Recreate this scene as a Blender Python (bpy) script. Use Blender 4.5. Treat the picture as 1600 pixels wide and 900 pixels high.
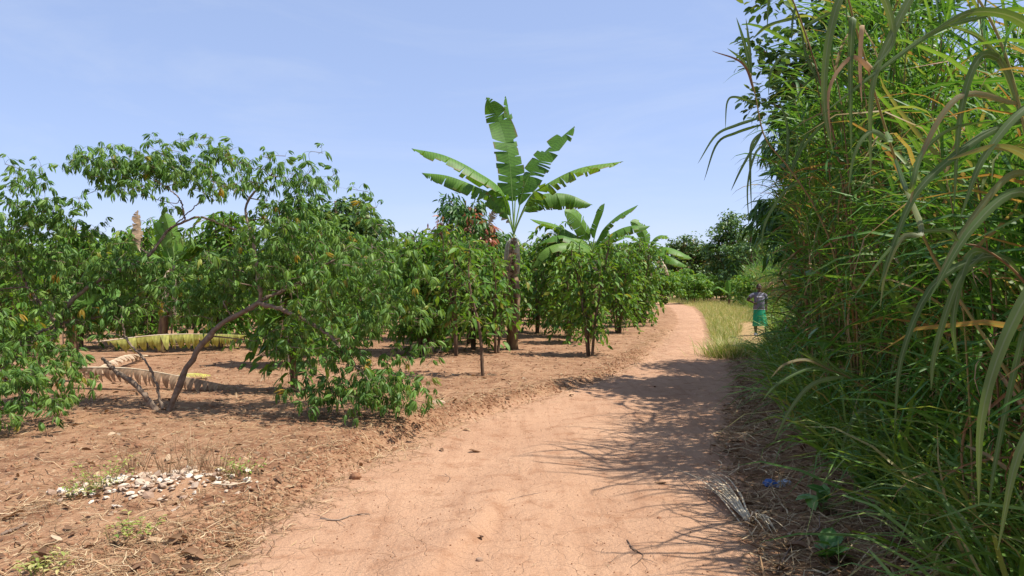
import bpy, math, random
import numpy as np
from mathutils import Matrix, Vector

# ------------------------------------------------------------------ clearing
for o in list(bpy.data.objects):
    bpy.data.objects.remove(o)
SC = bpy.context.scene
COL = SC.collection
R = math.radians

# ------------------------------------------------------------------ camera
CAM_H, F, YH = 1.6, 1155.0, 445.0          # eye height, focal length and horizon row for a 1600 x 900 frame
cd = bpy.data.cameras.new('camera')
cam = bpy.data.objects.new('camera', cd); COL.objects.link(cam)
cd.sensor_width = 36; cd.lens = 36 * F / 1600
cd.clip_start = 0.05; cd.clip_end = 3000
cam.location = (0, 0, CAM_H)
cam.rotation_euler = (R(90) - math.atan2(450 - YH, F), 0, 0)
SC.camera = cam

# ------------------------------------------------------------------ sky, sun, exposure
SUN_EL, SUN_AZ = R(63), R(98)             # azimuth clockwise from +Y
w = bpy.data.worlds.new('World'); SC.world = w; w.use_nodes = True
nt = w.node_tree; nt.nodes.clear()
wo = nt.nodes.new('ShaderNodeOutputWorld'); bg = nt.nodes.new('ShaderNodeBackground')
sky = nt.nodes.new('ShaderNodeTexSky'); sky.sky_type = 'NISHITA'; sky.sun_disc = False
sky.sun_elevation = SUN_EL; sky.sun_rotation = SUN_AZ
sky.air_density = 1.0; sky.dust_density = 1.2; sky.ozone_density = 2.0; sky.altitude = 1100
tint = nt.nodes.new('ShaderNodeMix'); tint.data_type = 'RGBA'; tint.blend_type = 'MULTIPLY'
tint.inputs[0].default_value = 1.0; tint.inputs[7].default_value = (1.16, 1.0, 1.12, 1)
nt.links.new(sky.outputs[0], tint.inputs[6])
veil = nt.nodes.new('ShaderNodeMix'); veil.data_type = 'RGBA'; veil.inputs[7].default_value = (2.25, 3.0, 4.45, 1)
wtc = nt.nodes.new('ShaderNodeTexCoord'); wmp = nt.nodes.new('ShaderNodeMapping'); wmp.inputs['Scale'].default_value = (1.2, 2.2, 5.5); wmp.inputs['Rotation'].default_value = (0.15, .35, .4)
wns = nt.nodes.new('ShaderNodeTexNoise'); wns.inputs['Scale'].default_value = 1.3; wns.inputs['Detail'].default_value = 7; wns.inputs['Roughness'].default_value = .62; wns.inputs['Distortion'].default_value = .5
wmr = nt.nodes.new('ShaderNodeMapRange'); wmr.inputs[1].default_value = .48; wmr.inputs[2].default_value = .80; wmr.inputs[3].default_value = 0; wmr.inputs[4].default_value = .32
nt.links.new(wtc.outputs['Generated'], wmp.inputs[0]); nt.links.new(wmp.outputs[0], wns.inputs['Vector']); nt.links.new(wns.outputs[0], wmr.inputs[0])
veil.inputs[0].default_value = .57                                   # thin high haze with faint streaks of cloud
cirrus = nt.nodes.new('ShaderNodeMix'); cirrus.data_type = 'RGBA'; cirrus.inputs[7].default_value = (4.3, 4.6, 5.0, 1)
nt.links.new(wmr.outputs[0], cirrus.inputs[0])
nt.links.new(tint.outputs[2], veil.inputs[6]); nt.links.new(veil.outputs[2], cirrus.inputs[6]); nt.links.new(cirrus.outputs[2], bg.inputs[0])
bg.inputs[1].default_value = 0.13
nt.links.new(bg.outputs[0], wo.inputs[0])
sl = bpy.data.lights.new('sun', 'SUN'); sl.energy = 5.0; sl.angle = R(0.55); sl.color = (1.0, 0.95, 0.88)
sun = bpy.data.objects.new('sun', sl); COL.objects.link(sun)
SUN = Vector((math.cos(SUN_EL) * math.sin(SUN_AZ), math.cos(SUN_EL) * math.cos(SUN_AZ), math.sin(SUN_EL)))
sun.rotation_euler = SUN.to_track_quat('Z', 'Y').to_euler(); sun.location = (20, -10, 30)
vs = SC.view_settings
vs.view_transform = 'Standard'; vs.look = 'None'; vs.gamma = 1.0; vs.use_curve_mapping = False
vs.exposure = 0.6

# ------------------------------------------------------------------ helpers
rng = np.random.default_rng(11)
random.seed(11)

def P(px, py, Y):
    """point seen at pixel (px, py) of the photograph when it stands Y metres ahead"""
    return np.array([(px - 800) * Y / F, Y, CAM_H + (YH - py) * Y / F])

def depth(py):
    return F * CAM_H / (py - YH)

def _hash(ix, iy, seed):
    n = (ix.astype(np.int64) * 374761393 + iy.astype(np.int64) * 668265263 + seed * 974711) & 0xffffffff
    n = ((n ^ (n >> 13)) * 1274126177) & 0xffffffff
    return ((n ^ (n >> 16)) & 0xffff) / 65535.0

def vnoise(x, y, seed=0):
    x = np.asarray(x, float); y = np.asarray(y, float)
    ix = np.floor(x); iy = np.floor(y); fx = x - ix; fy = y - iy
    fx = fx * fx * (3 - 2 * fx); fy = fy * fy * (3 - 2 * fy)
    a = _hash(ix, iy, seed); b = _hash(ix + 1, iy, seed); c = _hash(ix, iy + 1, seed); d = _hash(ix + 1, iy + 1, seed)
    return (a + (b - a) * fx) * (1 - fy) + (c + (d - c) * fx) * fy

def fbm(x, y, o=4, seed=0):
    s = 0; a = .5; t = 0
    for k in range(o):
        s = s + a * vnoise(x * 2 ** k, y * 2 ** k, seed + k * 17); t += a; a *= .5
    return s / t - .5

def sstep(a, b, x):
    t = np.clip((np.asarray(x, float) - a) / (b - a), 0, 1)
    return t * t * (3 - 2 * t)

class Batch:
    """collects triangles with a leaf attribute (across, along, random)"""
    def __init__(s): s.v, s.f, s.a, s.n = [], [], [], 0
    def add(s, v, f, a=None):
        v = np.asarray(v, float).reshape(-1, 3); f = np.asarray(f, np.int64).reshape(-1, 3)
        if a is None: a = np.zeros((len(v), 3))
        s.v.append(v); s.f.append(f + s.n); s.a.append(np.asarray(a, float)); s.n += len(v)
        return s
    def inst(s, tpl, M, p, rnd):
        tv, tf, ta = tpl; m = len(p)
        if m == 0: return s
        v = np.einsum('mij,nj->mni', M, tv) + np.asarray(p)[:, None, :]
        f = tf[None] + (np.arange(m) * len(tv))[:, None, None]
        a = np.repeat(ta[None], m, 0).copy(); a[:, :, 2] = np.asarray(rnd)[:, None]
        return s.add(v.reshape(-1, 3), f.reshape(-1, 3), a.reshape(-1, 3))
    def mesh(s, name, mat, smooth=True):
        v = np.concatenate(s.v); f = np.concatenate(s.f); a = np.concatenate(s.a)
        me = bpy.data.meshes.new(name)
        me.vertices.add(len(v)); me.loops.add(len(f) * 3); me.polygons.add(len(f))
        me.vertices.foreach_set('co', v.astype(np.float32).ravel())
        me.loops.foreach_set('vertex_index', f.astype(np.int32).ravel())
        me.polygons.foreach_set('loop_start', (np.arange(len(f)) * 3).astype(np.int32))
        me.polygons.foreach_set('loop_total', np.full(len(f), 3, np.int32))
        me.polygons.foreach_set('use_smooth', np.full(len(f), smooth))
        at = me.attributes.new('lf', 'FLOAT_VECTOR', 'POINT')
        at.data.foreach_set('vector', a.astype(np.float32).ravel())
        me.materials.append(mat)
        me.update(calc_edges=True); me.validate()
        return me
    def build(s, name, mat, parent=None, smooth=True):
        return link(name, s.mesh(name, mat, smooth), parent)

def link(name, me, parent=None):
    o = bpy.data.objects.new(name, me); COL.objects.link(o)
    if parent is not None: o.parent = parent
    return o

def tag(o, label=None, cat=None, group=None, kind=None):
    if label: o['label'] = label
    if cat: o['category'] = cat
    if group: o['group'] = group
    if kind: o['kind'] = kind
    return o

def thing(name, loc, label=None, cat=None, group=None, rz=0, sc=1.0):
    o = bpy.data.objects.new(name, None); COL.objects.link(o)
    o.empty_display_size = .1
    o.location = tuple(float(c) for c in loc); o.rotation_euler = (0, 0, rz); o.scale = (sc, sc, sc)
    return tag(o, label, cat, group)

def copy_tree(o, parent=None):
    c = o.copy(); COL.objects.link(c)
    if parent is not None: c.parent = parent
    for ch in o.children: copy_tree(ch, c)
    return c

def catmull(pts, n):
    p = np.asarray(pts, float)
    p = np.vstack([2 * p[0] - p[1], p, 2 * p[-1] - p[-2]])
    k = len(p) - 3
    u = np.linspace(0, k, n); i = np.minimum(u.astype(int), k - 1); t = (u - i)[:, None]
    a, b, c, d = p[i], p[i + 1], p[i + 2], p[i + 3]
    return .5 * (2 * b + (c - a) * t + (2 * a - 5 * b + 4 * c - d) * t ** 2 + (3 * b - a - 3 * c + d) * t ** 3)

def norm(v):
    v = np.asarray(v, float)
    return v / (np.linalg.norm(v, axis=-1, keepdims=True) + 1e-9)

def tube(pts, rad, sides=6, rnd=0.0, cap=True):
    p = np.asarray(pts, float); n = len(p)
    r = np.broadcast_to(np.asarray(rad, float), (n,))
    t = norm(np.gradient(p, axis=0))
    ref = np.array([1, 0, 0]) if abs(t[:, 0]).mean() < .7 else np.array([0, 1, 0])
    x = norm(np.cross(t, ref)); y = np.cross(t, x)
    an = np.linspace(0, 2 * np.pi, sides, endpoint=False)
    v = p[:, None] + r[:, None, None] * (np.cos(an)[None, :, None] * x[:, None] + np.sin(an)[None, :, None] * y[:, None])
    a = np.zeros((n, sides, 3)); a[:, :, 0] = np.linspace(-1, 1, sides)[None]; a[:, :, 1] = np.linspace(0, 1, n)[:, None]; a[:, :, 2] = rnd
    i = np.arange(n - 1)[:, None] * sides; j = np.arange(sides)[None]; j2 = (j + 1) % sides
    f = np.concatenate([np.stack([i + j, i + j2, i + sides + j2], -1).reshape(-1, 3), np.stack([i + j, i + sides + j2, i + sides + j], -1).reshape(-1, 3)])
    v = v.reshape(-1, 3); a = a.reshape(-1, 3)
    if cap:
        e = []
        for k in range(1, sides - 1):
            e.append((0, k + 1, k)); b0 = (n - 1) * sides; e.append((b0, b0 + k, b0 + k + 1))
        f = np.vstack([f, e])
    return v, f, a

def ribbon(mid, half, side, fold=None, rnd=0.0):
    """strip along mid (n,3) with half widths and side vectors; fold lowers or lifts the edges"""
    mid = np.asarray(mid, float); n = len(mid); half = np.asarray(half, float)
    L = mid - side * half[:, None]; Rr = mid + side * half[:, None]
    if fold is not None: L = L + fold; Rr = Rr + fold
    v = np.stack([L, mid, Rr], 1).reshape(-1, 3)
    a = np.zeros((n, 3, 3)); a[:, 0, 0] = -1; a[:, 2, 0] = 1; a[:, :, 1] = np.linspace(0, 1, n)[:, None]; a[:, :, 2] = rnd
    f = []
    for i in range(n - 1):
        b = i * 3
        for k in (0, 1):
            f += [(b + k, b + k + 1, b + k + 4), (b + k, b + k + 4, b + k + 3)]
    return v, np.array(f), a.reshape(-1, 3)

def join(*parts):
    b = Batch()
    for q in parts: b.add(*q)
    return np.concatenate(b.v), np.concatenate(b.f), np.concatenate(b.a)

def basis(d, up=(0, 0, 1)):
    """matrices whose Y column follows d and Z column leans to up"""
    d = norm(d); up = np.broadcast_to(np.asarray(up, float), d.shape)
    x = norm(np.cross(d, up)); z = np.cross(x, d)
    return np.stack([x, d, z], -1)

def ypr(yaw, pitch, roll, s):
    """leaf frames: Y axis points out at yaw, lifted by pitch, rolled about itself"""
    yaw, pitch, roll, s = [np.asarray(q, float) for q in (yaw, pitch, roll, s)]
    d = np.stack([np.cos(yaw) * np.cos(pitch), np.sin(yaw) * np.cos(pitch), np.sin(pitch)], -1)
    B = basis(d)
    c, q = np.cos(roll)[:, None], np.sin(roll)[:, None]
    x, z = B[:, :, 0] * c + B[:, :, 2] * q, -B[:, :, 0] * q + B[:, :, 2] * c
    return np.stack([x, B[:, :, 1], z], -1) * s[:, None, None]

def mat4(M, p):
    m = Matrix.Identity(4)
    for i in range(3):
        for j in range(3): m[i][j] = float(M[i, j])
        m[i][3] = float(p[i])
    return m

# ------------------------------------------------------------------ materials
def new_mat(name):
    m = bpy.data.materials.new(name); m.use_nodes = True
    m.node_tree.nodes.clear()
    return m, m.node_tree.nodes, m.node_tree.links

def ramp(N, stops, interp='LINEAR'):
    r = N.new('ShaderNodeValToRGB'); r.color_ramp.interpolation = interp
    e = r.color_ramp.elements
    while len(e) < len(stops): e.new(.5)
    for k, (p, c) in enumerate(stops):
        e[k].position = p; e[k].color = (*c, 1)
    return r

def mathn(N, L, op, a, b=None):
    m = N.new('ShaderNodeMath'); m.operation = op
    for k, q in enumerate((a, b)):
        if q is None: continue
        if isinstance(q, (int, float)): m.inputs[k].default_value = q
        else: L.new(q, m.inputs[k])
    return m.outputs[0]

def leaf_mat(name, stops, rough=.45, trans=.35, tcol=(1.25, 1.2, .5), rib=None, spec=.4, vein=0, mottle=.25, edge=None):
    m, N, L = new_mat(name)
    at = N.new('ShaderNodeAttribute'); at.attribute_name = 'lf'
    sp = N.new('ShaderNodeSeparateXYZ'); L.new(at.outputs['Vector'], sp.inputs[0])
    oi = N.new('ShaderNodeObjectInfo')
    fr = mathn(N, L, 'FRACT', mathn(N, L, 'ADD', sp.outputs[2], oi.outputs['Random']))
    r = ramp(N, stops); L.new(fr, r.inputs[0]); col = r.outputs[0]
    tc = N.new('ShaderNodeTexCoord')
    no = N.new('ShaderNodeTexNoise'); no.inputs['Scale'].default_value = 9; no.inputs['Detail'].default_value = 3
    L.new(tc.outputs['Object'], no.inputs['Vector'])
    k = N.new('ShaderNodeMapRange'); k.inputs[1].default_value = .3; k.inputs[2].default_value = .7
    k.inputs[3].default_value = 1 - mottle; k.inputs[4].default_value = 1 + mottle; L.new(no.outputs[0], k.inputs[0])
    mx = N.new('ShaderNodeMix'); mx.data_type = 'RGBA'; mx.blend_type = 'MULTIPLY'; mx.inputs[0].default_value = 1
    L.new(col, mx.inputs[6]); L.new(k.outputs[0], mx.inputs[7]); col = mx.outputs[2]
    if vein:
        sv = mathn(N, L, 'SINE', mathn(N, L, 'MULTIPLY', mathn(N, L, 'ADD', sp.outputs[1], mathn(N, L, 'MULTIPLY', mathn(N, L, 'ABSOLUTE', sp.outputs[0]), .04)), vein))
        k2 = N.new('ShaderNodeMapRange'); k2.inputs[1].default_value = -1; k2.inputs[2].default_value = 1
        k2.inputs[3].default_value = .82; k2.inputs[4].default_value = 1.1; L.new(sv, k2.inputs[0])
        mv = N.new('ShaderNodeMix'); mv.data_type = 'RGBA'; mv.blend_type = 'MULTIPLY'; mv.inputs[0].default_value = 1
        L.new(col, mv.inputs[6]); L.new(k2.outputs[0], mv.inputs[7]); col = mv.outputs[2]
    if edge:
        n2 = N.new('ShaderNodeTexNoise'); n2.inputs['Scale'].default_value = 4; L.new(tc.outputs['Object'], n2.inputs['Vector'])
        ee = mathn(N, L, 'ADD', mathn(N, L, 'ABSOLUTE', sp.outputs[0]), mathn(N, L, 'MULTIPLY', mathn(N, L, 'SUBTRACT', n2.outputs[0], .5), .5))
        k3 = N.new('ShaderNodeMapRange'); k3.inputs[1].default_value = .9; k3.inputs[2].default_value = 1.08; L.new(ee, k3.inputs[0])
        me_ = N.new('ShaderNodeMix'); me_.data_type = 'RGBA'; L.new(k3.outputs[0], me_.inputs[0]); L.new(col, me_.inputs[6]); me_.inputs[7].default_value = (*edge, 1); col = me_.outputs[2]
    if rib:
        ab = mathn(N, L, 'LESS_THAN', mathn(N, L, 'ABSOLUTE', sp.outputs[0]), .13)
        mr = N.new('ShaderNodeMix'); mr.data_type = 'RGBA'; L.new(mathn(N, L, 'MULTIPLY', ab, .7), mr.inputs[0]); L.new(col, mr.inputs[6]); mr.inputs[7].default_value = (*rib, 1); col = mr.outputs[2]
    p = N.new('ShaderNodeBsdfPrincipled'); L.new(col, p.inputs['Base Color'])
    p.inputs['Roughness'].default_value = rough; p.inputs['Specular IOR Level'].default_value = spec
    o = N.new('ShaderNodeOutputMaterial')
    if trans > 0:
        t = N.new('ShaderNodeBsdfTranslucent')
        mt = N.new('ShaderNodeMix'); mt.data_type = 'RGBA'; mt.blend_type = 'MULTIPLY'; mt.inputs[0].default_value = 1
        L.new(col, mt.inputs[6]); mt.inputs[7].default_value = (*tcol, 1); L.new(mt.outputs[2], t.inputs[0])
        ms = N.new('ShaderNodeMixShader'); ms.inputs[0].default_value = trans
        L.new(p.outputs[0], ms.inputs[1]); L.new(t.outputs[0], ms.inputs[2]); L.new(ms.outputs[0], o.inputs[0])
    else: L.new(p.outputs[0], o.inputs[0])
    return m

def rough_mat(name, stops, scale=8, rough=.85, bump=.3, stretch=(1, 1, 1), spec=.25, detail=6, obj_rand=0.0):
    m, N, L = new_mat(name)
    tc = N.new('ShaderNodeTexCoord'); mp = N.new('ShaderNodeMapping'); mp.inputs['Scale'].default_value = stretch
    L.new(tc.outputs['Object'], mp.inputs[0])
    no = N.new('ShaderNodeTexNoise'); no.inputs['Scale'].default_value = scale; no.inputs['Detail'].default_value = detail
    L.new(mp.outputs[0], no.inputs['Vector'])
    at = N.new('ShaderNodeAttribute'); at.attribute_name = 'lf'
    sp = N.new('ShaderNodeSeparateXYZ'); L.new(at.outputs['Vector'], sp.inputs[0])
    fac = no.outputs[0]
    if obj_rand:
        oi = N.new('ShaderNodeObjectInfo')
        fr = mathn(N, L, 'FRACT', mathn(N, L, 'ADD', sp.outputs[2], oi.outputs['Random']))
        fac = mathn(N, L, 'ADD', mathn(N, L, 'MULTIPLY', no.outputs[0], 1 - obj_rand), mathn(N, L, 'MULTIPLY', fr, obj_rand))
    r = ramp(N, stops); L.new(fac, r.inputs[0])
    p = N.new('ShaderNodeBsdfPrincipled'); L.new(r.outputs[0], p.inputs['Base Color'])
    p.inputs['Roughness'].default_value = rough; p.inputs['Specular IOR Level'].default_value = spec
    if bump:
        b = N.new('ShaderNodeBump'); b.inputs['Strength'].default_value = bump; b.inputs['Distance'].default_value = .02
        L.new(no.outputs[0], b.inputs['Height']); L.new(b.outputs[0], p.inputs['Normal'])
    o = N.new('ShaderNodeOutputMaterial'); L.new(p.outputs[0], o.inputs[0])
    return m

def dirt_mat():
    m, N, L = new_mat('red_dirt')
    at = N.new('ShaderNodeAttribute'); at.attribute_name = 'lf'
    sp = N.new('ShaderNodeSeparateXYZ'); L.new(at.outputs['Vector'], sp.inputs[0])
    g = N.new('ShaderNodeNewGeometry')
    def noise(sc, det=5, rough=.55, dist=0):
        n = N.new('ShaderNodeTexNoise'); n.inputs['Scale'].default_value = sc; n.inputs['Detail'].default_value = det
        n.inputs['Roughness'].default_value = rough; n.inputs['Distortion'].default_value = dist
        L.new(g.outputs['Position'], n.inputs['Vector']); return n.outputs[0]
    def mix(f, a, b):
        x = N.new('ShaderNodeMix'); x.data_type = 'RGBA'
        if isinstance(f, float): x.inputs[0].default_value = f
        else: L.new(f, x.inputs[0])
        for q, i in ((a, 6), (b, 7)):
            if isinstance(q, tuple): x.inputs[i].default_value = (*q, 1)
            else: L.new(q, x.inputs[i])
        return x.outputs[2]
    def rr(v, a, b):
        k = N.new('ShaderNodeMapRange'); k.inputs[1].default_value = a; k.inputs[2].default_value = b; L.new(v, k.inputs[0]); return k.outputs[0]
    n_big, n_mid, n_fine, n_grain = noise(.7), noise(4, 6, .6, .3), noise(28, 5, .6), noise(120, 3)
    road = mix(rr(n_big, .35, .65), (.395, .23, .138), (.455, .275, .168))
    road = mix(rr(n_mid, .52, .72), road, (.30, .155, .085))
    road = mix(rr(n_fine, .6, .8), road, (.47, .29, .18))
    mpv = N.new('ShaderNodeMapping'); mpv.inputs['Scale'].default_value = (9, .8, 1); mpv.inputs['Rotation'].default_value = (0, 0, R(14)); L.new(g.outputs['Position'], mpv.inputs[0])
    trk = N.new('ShaderNodeTexNoise'); trk.inputs['Scale'].default_value = 1.0; trk.inputs['Detail'].default_value = 5; L.new(mpv.outputs[0], trk.inputs['Vector'])
    tk = mathn(N, L, 'MULTIPLY', rr(trk.outputs[0], .5, .75), .55)
    road = mix(tk, road, (.29, .15, .083))
    field = mix(rr(n_big, .35, .65), (.27, .145, .078), (.35, .20, .112))
    field = mix(rr(n_mid, .48, .66), field, (.17, .078, .04))
    field = mix(rr(n_fine, .56, .72), field, (.47, .36, .22))
    verge = mix(rr(n_mid, .4, .6), (.40, .27, .13), (.30, .19, .085))
    mk = mathn(N, L, 'ADD', sp.outputs[0], mathn(N, L, 'MULTIPLY', mathn(N, L, 'SUBTRACT', n_mid, .5), .9))
    col = mix(rr(mk, .3, .7), field, road)
    col = mix(rr(mathn(N, L, 'ADD', sp.outputs[1], mathn(N, L, 'MULTIPLY', mathn(N, L, 'SUBTRACT', n_mid, .5), .8)), .3, .7), col, verge)
    gk = N.new('ShaderNodeMapRange'); gk.inputs[1].default_value = .3; gk.inputs[2].default_value = .7; gk.inputs[3].default_value = .8; gk.inputs[4].default_value = 1.15
    L.new(n_grain, gk.inputs[0])
    mg = N.new('ShaderNodeMix'); mg.data_type = 'RGBA'; mg.blend_type = 'MULTIPLY'; mg.inputs[0].default_value = 1
    L.new(col, mg.inputs[6]); L.new(gk.outputs[0], mg.inputs[7])
    p = N.new('ShaderNodeBsdfPrincipled'); L.new(mg.outputs[2], p.inputs['Base Color']); p.inputs['Roughness'].default_value = .95
    p.inputs['Specular IOR Level'].default_value = .12
    # fine relief: grains, small cracks
    vo = N.new('ShaderNodeTexVoronoi'); vo.feature = 'DISTANCE_TO_EDGE'; vo.inputs['Scale'].default_value = 3.2
    wv = N.new('ShaderNodeVectorMath'); wv.operation = 'ADD'
    nv = N.new('ShaderNodeTexNoise'); nv.inputs['Scale'].default_value = 2.5; L.new(g.outputs['Position'], nv.inputs['Vector'])
    L.new(g.outputs['Position'], wv.inputs[0]); L.new(nv.outputs[1], wv.inputs[1]); L.new(wv.outputs[0], vo.inputs['Vector'])
    crack = mathn(N, L, 'MULTIPLY', rr(vo.outputs[0], 0.0, .025), .25)
    hh = mathn(N, L, 'ADD', mathn(N, L, 'ADD', mathn(N, L, 'MULTIPLY', n_fine, 1.0), mathn(N, L, 'MULTIPLY', n_grain, .35)), crack)
    b = N.new('ShaderNodeBump'); b.inputs['Strength'].default_value = .75; b.inputs['Distance'].default_value = .03
    L.new(hh, b.inputs['Height']); L.new(b.outputs[0], p.inputs['Normal'])
    o = N.new('ShaderNodeOutputMaterial'); L.new(p.outputs[0], o.inputs[0])
    return m

M = {}
M['dirt'] = dirt_mat()
M['cassava'] = leaf_mat('cassava_leaf', [(0, (.06, .15, .026)), (.35, (.10, .215, .036)), (.7, (.15, .28, .048)), (.975, (.20, .32, .065)), (.992, (.36, .28, .03)), (1, (.42, .24, .03))], rough=.5, trans=.4, rib=(.18, .25, .09), spec=.28)
M['coffee'] = leaf_mat('coffee_leaf', [(0, (.05, .13, .015)), (.4, (.09, .21, .02)), (.8, (.15, .285, .028)), (.97, (.23, .33, .04)), (1, (.32, .24, .05))], rough=.5, trans=.38, rib=(.16, .24, .07), spec=.25)
M['coffee_pale'] = leaf_mat('coffee_leaf_yellowing', [(0, (.05, .14, .018)), (.4, (.085, .21, .025)), (.75, (.14, .27, .035)), (.94, (.24, .30, .06)), (1, (.36, .26, .06))], rough=.5, trans=.4, rib=(.22, .28, .08), spec=.25)
M['mango'] = leaf_mat('mango_leaf', [(0, (.02, .075, .014)), (.6, (.045, .13, .02)), (1, (.09, .19, .03))], rough=.48, trans=.3, rib=(.14, .2, .06), spec=.35)
M['flush'] = leaf_mat('pink_young_leaf', [(0, (.38, .12, .08)), (.6, (.48, .20, .13)), (1, (.35, .20, .07))], rough=.4, trans=.4, tcol=(1.2, .9, .7))
M['tree'] = leaf_mat('tree_leaf', [(0, (.05, .11, .028)), (.5, (.09, .175, .04)), (.9, (.14, .235, .055)), (1, (.20, .23, .06))], rough=.45, trans=.25)  # leaf colours lightened, painting distance haze into the far trees
M['treeb'] = leaf_mat('bronze_tree_leaf', [(0, (.05, .09, .02)), (.5, (.10, .13, .03)), (.8, (.20, .13, .04)), (1, (.26, .13, .05))], rough=.45, trans=.25)
M['banana'] = leaf_mat('banana_leaf', [(0, (.085, .20, .024)), (.5, (.11, .235, .03)), (1, (.14, .26, .036))], rough=.5, trans=.36, tcol=(1.4, 1.3, .45), vein=330, spec=.3, mottle=.15, edge=(.20, .13, .05))
M['banana_dry'] = leaf_mat('dry_banana_leaf', [(0, (.34, .22, .13)), (.5, (.48, .36, .24)), (1, (.58, .48, .35))], rough=.75, trans=.25, tcol=(1.1, 1, .8), vein=260, spec=.2, mottle=.35)
M['banana_yellow'] = leaf_mat('yellowing_banana_leaf', [(0, (.50, .42, .08)), (.5, (.42, .42, .10)), (1, (.55, .45, .18))], rough=.5, trans=.3, tcol=(1.1, 1.05, .7), vein=260, edge=(.35, .22, .12), mottle=.3)
M['rib'] = rough_mat('banana_midrib', [(.3, (.16, .27, .06)), (.7, (.26, .36, .11))], scale=6, rough=.45, bump=.1)
M['ribdry'] = rough_mat('dry_midrib', [(.3, (.42, .32, .20)), (.7, (.62, .52, .36))], scale=6, rough=.8, bump=.2)
M['bstem'] = rough_mat('banana_pseudostem', [(.25, (.07, .038, .022)), (.45, (.15, .085, .045)), (.6, (.22, .14, .06)), (.8, (.15, .16, .06))], scale=5, rough=.6, bump=.5, stretch=(3, 3, .6))
M['cane'] = rough_mat('grass_cane', [(.2, (.13, .065, .03)), (.45, (.24, .15, .06)), (.7, (.20, .20, .06)), (.9, (.32, .24, .11))], scale=5, rough=.7, bump=.2, stretch=(3, 3, 1), obj_rand=.6)
M['blade'] = leaf_mat('elephant_grass_blade', [(0, (.038, .12, .018)), (.3, (.065, .18, .024)), (.6, (.095, .23, .03)), (.82, (.145, .27, .045)), (.91, (.25, .25, .08)), (.96, (.34, .22, .09)), (1, (.26, .12, .05))], rough=.5, trans=.42, rib=(.22, .28, .11), spec=.28, mottle=.15)
M['bladenear'] = leaf_mat('broad_grass_blade', [(0, (.07, .125, .03)), (.5, (.10, .17, .04)), (.88, (.14, .20, .055)), (1, (.26, .20, .09))], rough=.55, trans=.38, rib=(.20, .25, .13), spec=.4, mottle=.15)
M['bladedry'] = leaf_mat('dry_grass_blade', [(0, (.16, .075, .035)), (.4, (.28, .15, .07)), (.8, (.42, .29, .15)), (1, (.55, .43, .27))], rough=.75, trans=.2, tcol=(1.1, .95, .7), spec=.2)
M['under'] = leaf_mat('undergrowth_blade', [(0, (.08, .165, .026)), (.5, (.125, .235, .036)), (.85, (.19, .29, .055)), (1, (.34, .28, .11))], rough=.5, trans=.4, mottle=.15)
M['verge'] = leaf_mat('verge_grass_blade', [(0, (.14, .24, .035)), (.4, (.28, .34, .07)), (.75, (.48, .43, .17)), (1, (.60, .50, .27))], rough=.6, trans=.35, tcol=(1.15, 1.05, .7), mottle=.15)
M['straw'] = leaf_mat('straw', [(0, (.13, .07, .035)), (.4, (.27, .165, .085)), (.75, (.42, .29, .155)), (1, (.55, .43, .27))], rough=.85, trans=.1, spec=.15)
M['deadleaf'] = leaf_mat('dead_leaf', [(0, (.11, .06, .035)), (.5, (.23, .13, .07)), (.85, (.34, .21, .11)), (1, (.50, .40, .28))], rough=.8, trans=.12, tcol=(1.1, .9, .6), spec=.2)
M['weed'] = leaf_mat('weed_leaf', [(0, (.06, .17, .03)), (.6, (.10, .24, .04)), (1, (.16, .30, .06))], rough=.45, trans=.35, rib=(.2, .3, .1))
M['bark'] = rough_mat('brown_bark', [(.3, (.085, .05, .03)), (.55, (.16, .105, .065)), (.8, (.25, .18, .12))], scale=14, rough=.9, bump=.7, stretch=(1, 1, .4))
M['cbark'] = rough_mat('cassava_bark', [(.3, (.13, .085, .058)), (.55, (.22, .16, .11)), (.8, (.34, .27, .20))], scale=16, rough=.85, bump=.7)
M['clod'] = rough_mat('soil_clod', [(.3, (.17, .08, .042)), (.6, (.30, .155, .085)), (.8, (.40, .24, .14))], scale=20, rough=.95, bump=.6, spec=.1)
M['chip'] = rough_mat('pale_chip', [(.2, (.32, .21, .14)), (.45, (.48, .37, .26)), (.8, (.64, .55, .43))], scale=9, rough=.8, bump=.3, obj_rand=.75)
M['stick'] = rough_mat('dead_stick', [(.3, (.12, .075, .05)), (.7, (.30, .22, .16))], scale=20, rough=.9, bump=.5, obj_rand=.4)

# ------------------------------------------------------------------ terrain
RY = np.array([-6, 2.5, 4.06, 5.2, 7.25, 9.5, 12.5, 15.1, 21, 29.8, 41, 52.8, 62, 75, 100, 600])
RL = np.array([-2.2, -1.85, -1.72, -1.65, -1.2, -0.15, 1.55, 2.45, 4.2, 6.7, 9.15, 11.3, 11.8, 10.2, 4, -120])
RR = np.array([1.2, 1.3, 1.42, 1.67, 2.1, 2.85, 3.85, 4.45, 5.55, 7.75, 10.4, 12.9, 13.8, 12.6, 7, -115])
TY = np.array([-4, 1, 2.5, 4, 5.2, 7.25, 10.6, 16, 24.6, 40, 60, 90])
TX = np.array([1.5, 1.6, 1.85, 2.25, 2.5, 2.85, 3.75, 5.9, 9.1, 13.6, 18.5, 20])
def rl(y): return np.interp(y, RY, RL)
def rr_(y): return np.interp(y, RY, RR)
def tx(y): return np.interp(y, TY, TX)

def road_e(x, y):
    """distance outside the road edge (negative inside), edges wander"""
    wob = .28 * fbm(np.asarray(x) * .3, np.asarray(y) * 1.1, 3, 5)
    return np.maximum(rl(y) + wob - x, x - rr_(y) - wob)

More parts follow.
